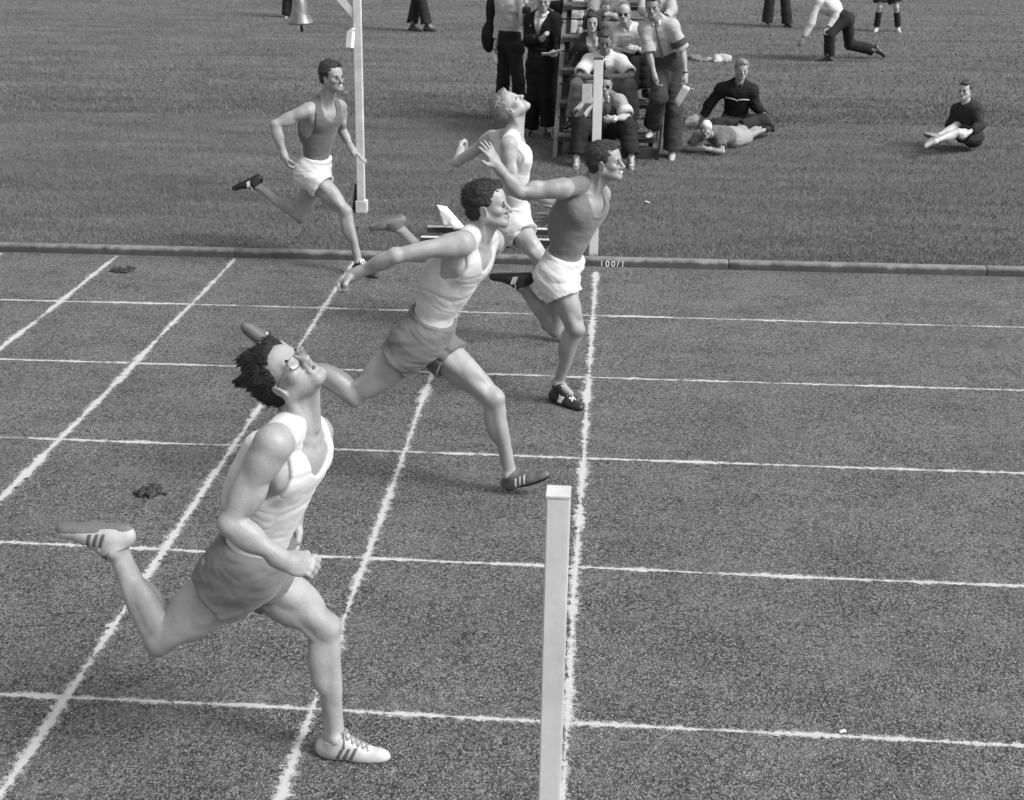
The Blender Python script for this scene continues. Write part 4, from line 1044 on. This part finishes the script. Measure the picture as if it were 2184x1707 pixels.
# ------------------------------------------------------------------ onlookers and judges
GJ = 'judges and onlookers'
BH = .0105
BLK = plain('black_shoe', .015, .35, .3, spec=.5)
def folk(key, label, hair, skinv=.22, face=None, hands=None, shoes=None, flats=None, s=.97, h=BH, group=GJ):
    return person(key, label, SPEC[key], s, h, skinv, hair, face, hands, shoes or (BLK, SOLE_D, STR_W, 0, None), flats or {}, group)+(s,)

J, H, root, org, s = folk('B1', 'man in pale shirt and dark trousers standing at the left end of the group', ('short', .03), .24, None, dict(R=dict(pose='grip'), L=dict(pose='grip')), None, dict(L=.0, R=.0))
wear_trousers(J, s, root, org, cloth(.017, .6), .012, .17); wear_top(J, s, root, org, cloth(.38, .6), .012, 'shirt', sleeve=1.75)
J1 = J
J, H, root, org, s = folk('B2', 'man in black suit and tie holding an open booklet beside the stand', ('short', .03), .24, None, dict(R=dict(pose='fist', d=(.3, -.4, .6)), L=dict(pose='grip', d=(-.2, -.8, .1))), None, dict(L=.0, R=.0))
SUIT = cloth(.011, .5)
wear_trousers(J, s, root, org, SUIT, .012, .12, (.112, .098, .088, .108), .97)
sh, tp = wear_top(J, s, root, org, W_, .011, 'shirt', e=.014, sleeve=.3)
wear_top(J, s, root, org, SUIT, .011, 'jacket', e=.032, sleeve=1.88, hem=.0, loose=.024, belly=.02, cutv=(.085, .27), skirt=.22)
wear_collar(J, s, root, org, W_, .007); wear_tie(J, s, root, org, cloth(.22, .2), tp, .006, .22)
Cf, _ = frame_of(J); c = surface_point(torso_prims(J, s, .032), J['nk']-.12*Cf[2]-.10*Cf[1], Cf[0]); ellipsoid_mesh('badge', c, Cf, (.006, .016, .016), PAPER, root, org)
J2 = J
J, H, root, org, s = folk('B3', 'man in light shirt half hidden between the black suit and the stand', ('short', .03), .22, None, dict(R=dict(pose='grip')), None, dict(L=.0, R=.0))
wear_trousers(J, s, root, org, cloth(.05, .6), .012); wear_top(J, s, root, org, cloth(.36, .5), .012, 'shirt', sleeve=1.1)
J3 = J
J, H, root, org, s = folk('B4', 'woman with shoulder length dark hair in dark jacket over a white blouse', ('long', .018), .30, None, dict(R=dict(pose='loose'), L=dict(pose='loose')), None, {}, .90)
wear_top(J, s, root, org, cloth(.038, .5), .011, 'jacket', e=.022, sleeve=1.85, hem=.05, cutv=(.08, .20)); 
sh, tp = wear_top(J, s, root, org, W_, .011, 'blouse', e=.012, sleeve=.2)
wear_collar(J, s, root, org, W_, .007, .074); wear_tie(J, s, root, org, W_, tp, .007, .12)
Cf, Pf = frame_of(J)
soft('skirt', [cone(J['hpL'], J['knL'], .13, .10, .05), cone(J['hpR'], J['knR'], .13, .10, .05), ell(J['pel'], Pf, (.14, .17, .14), .05)], .012, cloth(.045, .4), root, org)
J, H, root, org, s = folk('B5', 'balding man in sunglasses and pale open necked shirt leaning forward on the stand', ('thin', .10), .27, dict(sun=True), dict(R=dict(pose='grip', d=(.8, -.4, -.2)), L=dict(pose='grip', d=(-.8, -.5, -.1))))
wear_trousers(J, s, root, org, cloth(.015, .6), .012); wear_top(J, s, root, org, cloth(.40, .6), .0115, 'shirt', sleeve=1.15); wear_collar(J, s, root, org, cloth(.6, .3), .008, .068)
for sd in 'LR': ring_on(J['an'+sd], J['kn'+sd], .12, .046, .09, 'sock', W_, root, org, .008)
J, H, root, org, s = folk('B6', 'man in tie and rolled sleeves standing with one foot on the lowest step', ('short', .07), .20, None, dict(R=dict(pose='loose'), L=dict(pose='grip')), (plain('tan_shoe', .34, .5), SOLE_D, STR_W, 0, None), dict(L=.0, R=.275), 1.0)
wear_trousers(J, s, root, org, cloth(.038, .6), .0115, .16, (.115, .10, .092, .11), .97)
sh, tp = wear_top(J, s, root, org, cloth(.34, .6), .011, 'shirt', e=.022, sleeve=1.0, loose=.02); wear_collar(J, s, root, org, cloth(.5, .3), .007); wear_tie(J, s, root, org, cloth(.13, .2), tp, .006, .42)
ring_on(J['shL'], J['elL'], .70, .094, .07, 'armband', cloth(.06, .3), root, org, .008); ring_on(J['elL'], J['wrL'], .93, .034, .022, 'wristwatch', DARKI, root, org, .006)
J6 = J
J, H, root, org, s = folk('B7', 'man in bright white shirt resting folded arms on his knees', ('short', .045), .16, None, dict(R=dict(pose='loose', d=(.9, .1, -.1)), L=dict(pose='loose', d=(-.9, .1, -.1))))
wear_trousers(J, s, root, org, cloth(.14, .6), .0115); sh, tp = wear_top(J, s, root, org, cloth(.56, .7), .0115, 'shirt', e=.022, sleeve=.86, loose=.03); wear_collar(J, s, root, org, W_, .008); wear_tie(J, s, root, org, cloth(.05, .2), tp, .007, .08)
J, H, root, org, s = folk('B8', 'man in sunglasses on the lowest step half hidden by the white post', ('short', .03), .27, dict(sun=True), dict(R=dict(pose='grip', d=(.5, -.3, .5)), L=dict(pose='fist', d=(-.85, -.35, -.15))), (plain('brown_shoe', .16, .4, .5), SOLE, STR_W, 0, LACE), dict(L=.0, R=.0))
wear_trousers(J, s, root, org, cloth(.022, .6), .0115, .15, (.112, .10, .095, .105), .93)
sh, tp = wear_top(J, s, root, org, cloth(.30, .6), .011, 'shirt', sleeve=.95, loose=.022); wear_collar(J, s, root, org, cloth(.5, .3), .007); wear_tie(J, s, root, org, cloth(.10, .2), tp, .007, .30)
Cf, _ = frame_of(J)
soft('waistcoat', torso_prims(J, s, .026, .012)+[ell(J['nk']+.09*Cf[0]-.02*Cf[2], Cf, (.12, .07, .16), .01, op=-1)]+[ell(q+.0*Cf[2]+y*.05*Cf[1], Cf, (.12, .085, .14), .01, op=-1) for q, y in ((J['shL'], 1), (J['shR'], -1))], .011, cloth(.13, .5), root, org, clips=[(J['pel'], -Cf[2])])
ring_on(J['shL'], J['elL'], .72, .092, .075, 'armband', W_, root, org, .008); ring_on(J['elL'], J['wrL'], .92, .040, .035, 'wristband', W_, root, org, .007)
J8 = J
J, H, root, org, s = folk('B9', 'judge in grey shirt on the top step whose head is above the picture', ('short', .04), .22)
wear_trousers(J, s, root, org, cloth(.11, .6), .0125); wear_top(J, s, root, org, cloth(.20, .6), .0125, 'shirt', sleeve=.9)
J, H, root, org, s = folk('B9b', 'judge in white shirt at the right end of the top step', ('short', .04), .24)
wear_trousers(J, s, root, org, cloth(.20, .6), .0125); wear_top(J, s, root, org, cloth(.33, .6), .0125, 'shirt', sleeve=1.7)
for sd in 'LR': ring_on(J['an'+sd], J['kn'+sd], .14, .046, .1, 'sock', W_, root, org, .009)

J, H, root, org, s = folk('B10', 'fair haired boy lying on his stomach on the grass propped on folded arms', ('crop', .55), .21, None, dict(R=dict(pose='flat', d=(.9, -.1, 0)), L=dict(pose='flat', d=(-.9, .1, 0))), None, {}, .76, .0095)
wear_top(J, s, root, org, cloth(.105, .6), .0105, 'tee_shirt', sleeve=.7, hem=-.02); wear_shorts(J, s, root, org, cloth(.26, .6), .0105, .62, .03)
for sd in 'LR': ring_on(J['an'+sd], J['kn'+sd], .14, .042, .09, 'sock', cloth(.03, .2), root, org, .008)
J, H, root, org, s = folk('B11', 'curly haired man in dark tracksuit with a white chest stripe sitting on the grass', ('curly', .17), .27, None, dict(R=dict(pose='flat', d=(-.2, .2, -.9), n=(0, .9, .2)), L=dict(pose='loose')), None, {}, .98)
wear_trousers(J, s, root, org, cloth(.034, .6), .0115, .10, (.108, .09, .08, .082), .95); o, tp = wear_top(J, s, root, org, cloth(.017, .6), .0115, 'tracksuit_top', e=.026, sleeve=1.9, hem=.03, loose=.022, belly=.01)
Cf, _ = frame_of(J); pts = [surface_point(tp, J['nk']+Cf[2]*(-.155+.035*(abs(q)/6)*0+(.0 if abs(q) > 0 else -.015)-.02*abs(abs(q)-3)/6)+Cf[1]*.026*q*s, Cf[0], .4) for q in range(-6, 7)]
MB().tube(pts, .0075, 6).build('chest_stripe', cloth(.62, .1), o, org)
wear_collar(J, s, root, org, cloth(.05, .2), .008, .066)

GF = 'figures far out on the infield'
J, H, root, org, s = folk('B12', 'man in pale sweater and dark trousers bending low in a lunge on the infield', ('short', .04), .2, None, dict(R=dict(pose='loose'), L=dict(pose='loose')), None, dict(L=.0), 1.0, .012, GF)
wear_trousers(J, s, root, org, cloth(.022, .6), .0135); wear_top(J, s, root, org, cloth(.40, .6), .0135, 'sweater', sleeve=1.85)
for key, label, tr, tpv in (('B13', 'pair of dark trousered legs of a man standing far out at the right', .028, .1), ('B15', 'walking man in flared dark trousers crossing the infield at the top', .024, .1),
                            ('B16', 'man in dark trousers and white shoes standing beyond the bell', .03, .2)):
    J, H, root, org, s = folk(key, label, ('short', .04), .22, None, None, (SHOE_L, SOLE, STR_W, 0, None) if key == 'B16' else None, dict(L=.0, R=.0), 1.0, .014, GF)
    wear_trousers(J, s, root, org, cloth(tr, .6), .015, .16, (.11, .10, .092, .12), .97); wear_top(J, s, root, org, cloth(tpv, .6), .015, 'jacket', sleeve=1.85, skirt=.12)
J, H, root, org, s = folk('B14', 'bare kneed player in dark shorts and long dark socks at the far right', ('short', .04), .30, None, None, (SHOE_L, SOLE, STR_W, 0, None), dict(L=.0, R=.0), 1.0, .0125, GF)
wear_shorts(J, s, root, org, cloth(.025, .6), .014, .80, .04); wear_top(J, s, root, org, cloth(.03, .6), .014, 'jersey', sleeve=1.8)
for sd in 'LR': ring_on(J['kn'+sd], J['an'+sd], .57, .062, .30, 'sock', cloth(.022, .3), root, org, .01)
J, H, root, org, s = folk('B17', 'bare legged person in dark top sitting on the grass at the right edge', ('short', .03), .36, None, None, (SHOE_G, SOLE, STR_W, 0, None), {}, .9, .0115)
wear_shorts(J, s, root, org, cloth(.03, .5), .0125, .62, .02); wear_top(J, s, root, org, cloth(.03, .5), .0125, 'jersey', sleeve=1.7)

# ------------------------------------------------------------------ things held and things lying about
c = J1['wrR']+V3(0, -.03, -.15); q = [c+V3(-.03, 0, .07), c+V3(.02, -.01, .07), c+V3(.035, 0, -.09), c+V3(-.02, .01, -.09)]
sheet_cloth('programme', q, 4, .004, PAPER, tuple(c), 'white folded programme hanging from the hand of the man at the left end', 'programme', .004)
c = P(1123, 22, Y=12.5); m = MB(); m.box(c, (.055, .04, .04), bev=.01); cm = m.build('camera_body', DARKI, None, tuple(c)); cm.name = 'camera'
tag(cm, 'small dark camera raised in the hand of the man at the left end', 'camera')
MB().lathe(c+V3(0, -.035, 0), [(.001, .0), (.022, 0), (.024, .03), (.018, .032), (.001, .026)][::-1], 14, (0, -1, 0)).build('lens', plain('lens_black', .01, .2, .05), cm, tuple(c))
c = P(1042, 60, Y=13.15)
bag = soft('shoulder_bag', [ell(c+V3(0, 0, -.12), np.eye(3), (.10, .11, .20), .05), ell(c+V3(.04, 0, .22), np.eye(3), (.075, .08, .22), .05)], .012, cloth(.018, .4), None, (c[0], c[1], c[2]-.3)); tag(bag, 'dark bulging bag hanging behind the man at the left end', 'bag')
MB().tube([c+V3(.05, 0, .35), c+V3(.16, -.1, .62), c+V3(.2, -.12, .4)], .012, 6).build('strap', DARKI, bag, (c[0], c[1], c[2]-.3))
c = P(1176, 118, Y=11.52); X_, Y_ = V3(1, 0, .1), V3(0, -.85, .35)
bk = empty('booklet', tuple(c), label='white open booklet held by the man in the black suit', cat='booklet')
for sg in (-1, 1):
    x = sheet_cloth('page', [c, c+sg*.115*nrm(V3(1, 0, .28*(1 if sg > 0 else .15))), c+sg*.115*nrm(V3(1, 0, .28*(1 if sg > 0 else .15)))+.13*nrm(Y_), c+.13*nrm(Y_)], 4, .005, PAPER, tuple(c), None, None, .006)
    x.parent = bk; x.location = (0, 0, 0)
c = P(1192, 22, Y=12.3); d = soft('dark_coat', [cone(c+V3(-.08, 0, .06), c+V3(.10, 0, .10), .05, .04, .04), cone(c, c+V3(-.02, 0, -.14), .06, .03, .04)], .012, cloth(.02, .4), None, tuple(c)); tag(d, 'dark bundled coat held before the light shirt behind the suited man', 'coat')
c = P(1452, 206, Y=10.40); R_ = (V3(.25, -.15, 1), V3(.75, -.45, -.1)); u_, w_ = nrm(R_[0]), nrm(R_[1])
sheet_cloth('score_sheet', [c+.14*u_-.01*w_, c+.12*u_+.085*w_, c-.13*u_+.015*w_, c-.07*u_-.06*w_], 5, .004, PAPER, tuple(c), 'white sheet of paper in the lowered hand of the man with the tie', 'paper', .006)
c = P(1252, 200, Y=10.13); pd = MB().box(c, (.055, .018, .105), orth((1, -.1, 0), (.05, .1, 1)), .004).build('note_pad', plain('note_paper', .42, .8, .08), None, tuple(c)); tag(pd, 'pale note pad held upright beside the white post by the seated man', 'note pad')
c = P(1309, 258, Y=10.05); sw = soft('stopwatch', [ell(c, np.eye(3), (.026, .012, .026), .01), cone(c+V3(0, 0, .026), c+V3(0, 0, .038), .006, .006, .006)], .004, plain('watch_metal', .3, .3, .2, metal=.7), None, tuple(c)); tag(sw, 'stopwatch gripped in the fist of the man half hidden by the post', 'stopwatch')

def heap(name, px, py, parts, mat, label, cat, h=.012):
    c = P(px, py, Z=0); pr = [ell(c+V3(*o), orth((1, .3*k, .1), (0, .1*k, 1)), r, .04) for k, (o, r) in enumerate(parts)]
    x = soft(name, pr, h, mat, None, tuple(c), clips=[(c+V3(0, 0, .01), V3(0, 0, -1))], waves=[(np.eye(3), (14, 14, 14), .014, 4), (np.eye(3), (40, 40, 40), .006, 6)])
    return tag(x, label, cat)
heap('crumpled_jacket', 1487, 131, [((0, 0, .02), (.10, .12, .06)), ((.10, -.08, .01), (.10, .06, .045)), ((-.10, .09, .02), (.06, .09, .08)), ((.02, .12, .03), (.08, .05, .07))], cloth(.13, .7), 'grey crumpled jacket lying on the grass right of the stand', 'jacket')
heap('white_towel', 1530, 132, [((-.02, 0, .04), (.08, .13, .09)), ((.14, .02, .05), (.11, .09, .08)), ((-.14, .05, .02), (.07, .12, .05)), ((.07, .10, .05), (.06, .08, .08)), ((.0, -.1, .02), (.12, .05, .04))], cloth(.36, .7), 'white bundled towel lying on the grass behind the seated athlete', 'towel')
heap('light_garment', 1474, 262, [((0, 0, .02), (.08, .10, .06)), ((.05, .12, .03), (.07, .09, .06)), ((-.02, -.08, .01), (.09, .05, .04))], cloth(.17, .7), 'light garment left on the grass beside the lying boy', 'garment')

def scrap(px, py, r, label, Y=None):
    c = P(px, py, Z=.03 if Y is None else .006); a = RNG.random()*6.28; u_, w_ = V3(math.cos(a), math.sin(a), .25), V3(-math.sin(a), math.cos(a), .1)
    sheet_cloth('paper_scrap', [c-r*u_-r*.6*w_, c+r*u_-r*.5*w_, c+r*.8*u_+r*.6*w_, c-r*u_+r*.5*w_], 3, .002, PAPER, tuple(c), label, 'paper scrap', .01)['group'] = 'paper scraps on the ground'
scrap(1381, 430, .03, 'white paper scrap on the grass right of the leading runner\'s head')
scrap(738, 197, .02, 'white paper scrap on the grass left of the bell post')
scrap(1477, 189, .02, 'white paper scrap between the man with the tie and the seated athlete')
scrap(341, 173, .022, 'white paper scrap alone on the grass at the far left')
scrap(800, 137, .022, 'white paper scrap on the grass right of the bell post')
scrap(1555, 214, .016, 'tiny paper scrap on the grass below the chest of the seated athlete')
scrap(1797, 1560, .014, 'small white paper scrap stuck up on the nearest lane line', 1)

def clods(px, py, label, n, sp):
    c = P(px, py, Z=0); rg = np.random.default_rng(int(px)); V, Q = [], []
    tet = np.array([(1, 1, 1), (-1, -1, 1), (-1, 1, -1), (1, -1, -1)])
    for k in range(n):
        o = rg.normal(0, 1, 3)*sp; o[2] = abs(o[2])*.9*math.exp(-abs(o[0])/sp*.6)*1.0; r = .005+.013*rg.random()**2; M = np.linalg.qr(rg.normal(size=(3, 3)))[0]
        o[2] = max(o[2]*.35, r*.7); b0 = len(V); V += list(o+(tet@M)*r*(.6+.8*rg.random(3))); Q += [(b0, b0+1, b0+2), (b0, b0+3, b0+1), (b0, b0+2, b0+3), (b0+1, b0+3, b0+2)]
    o = link('cinder_heap', mesh_np('cinder_heap', V, Q, False), plain('kicked_cinder', .05, .9, .5, 40), None, tuple(c)); tag(o, kind='stuff')
clods(320, 1052, 'dark cinders thrown up behind the heel of the nearest runner', 120, .032)
clods(265, 578, 'small clump of dark cinders kicked up near the kerb at the left', 70, .04)
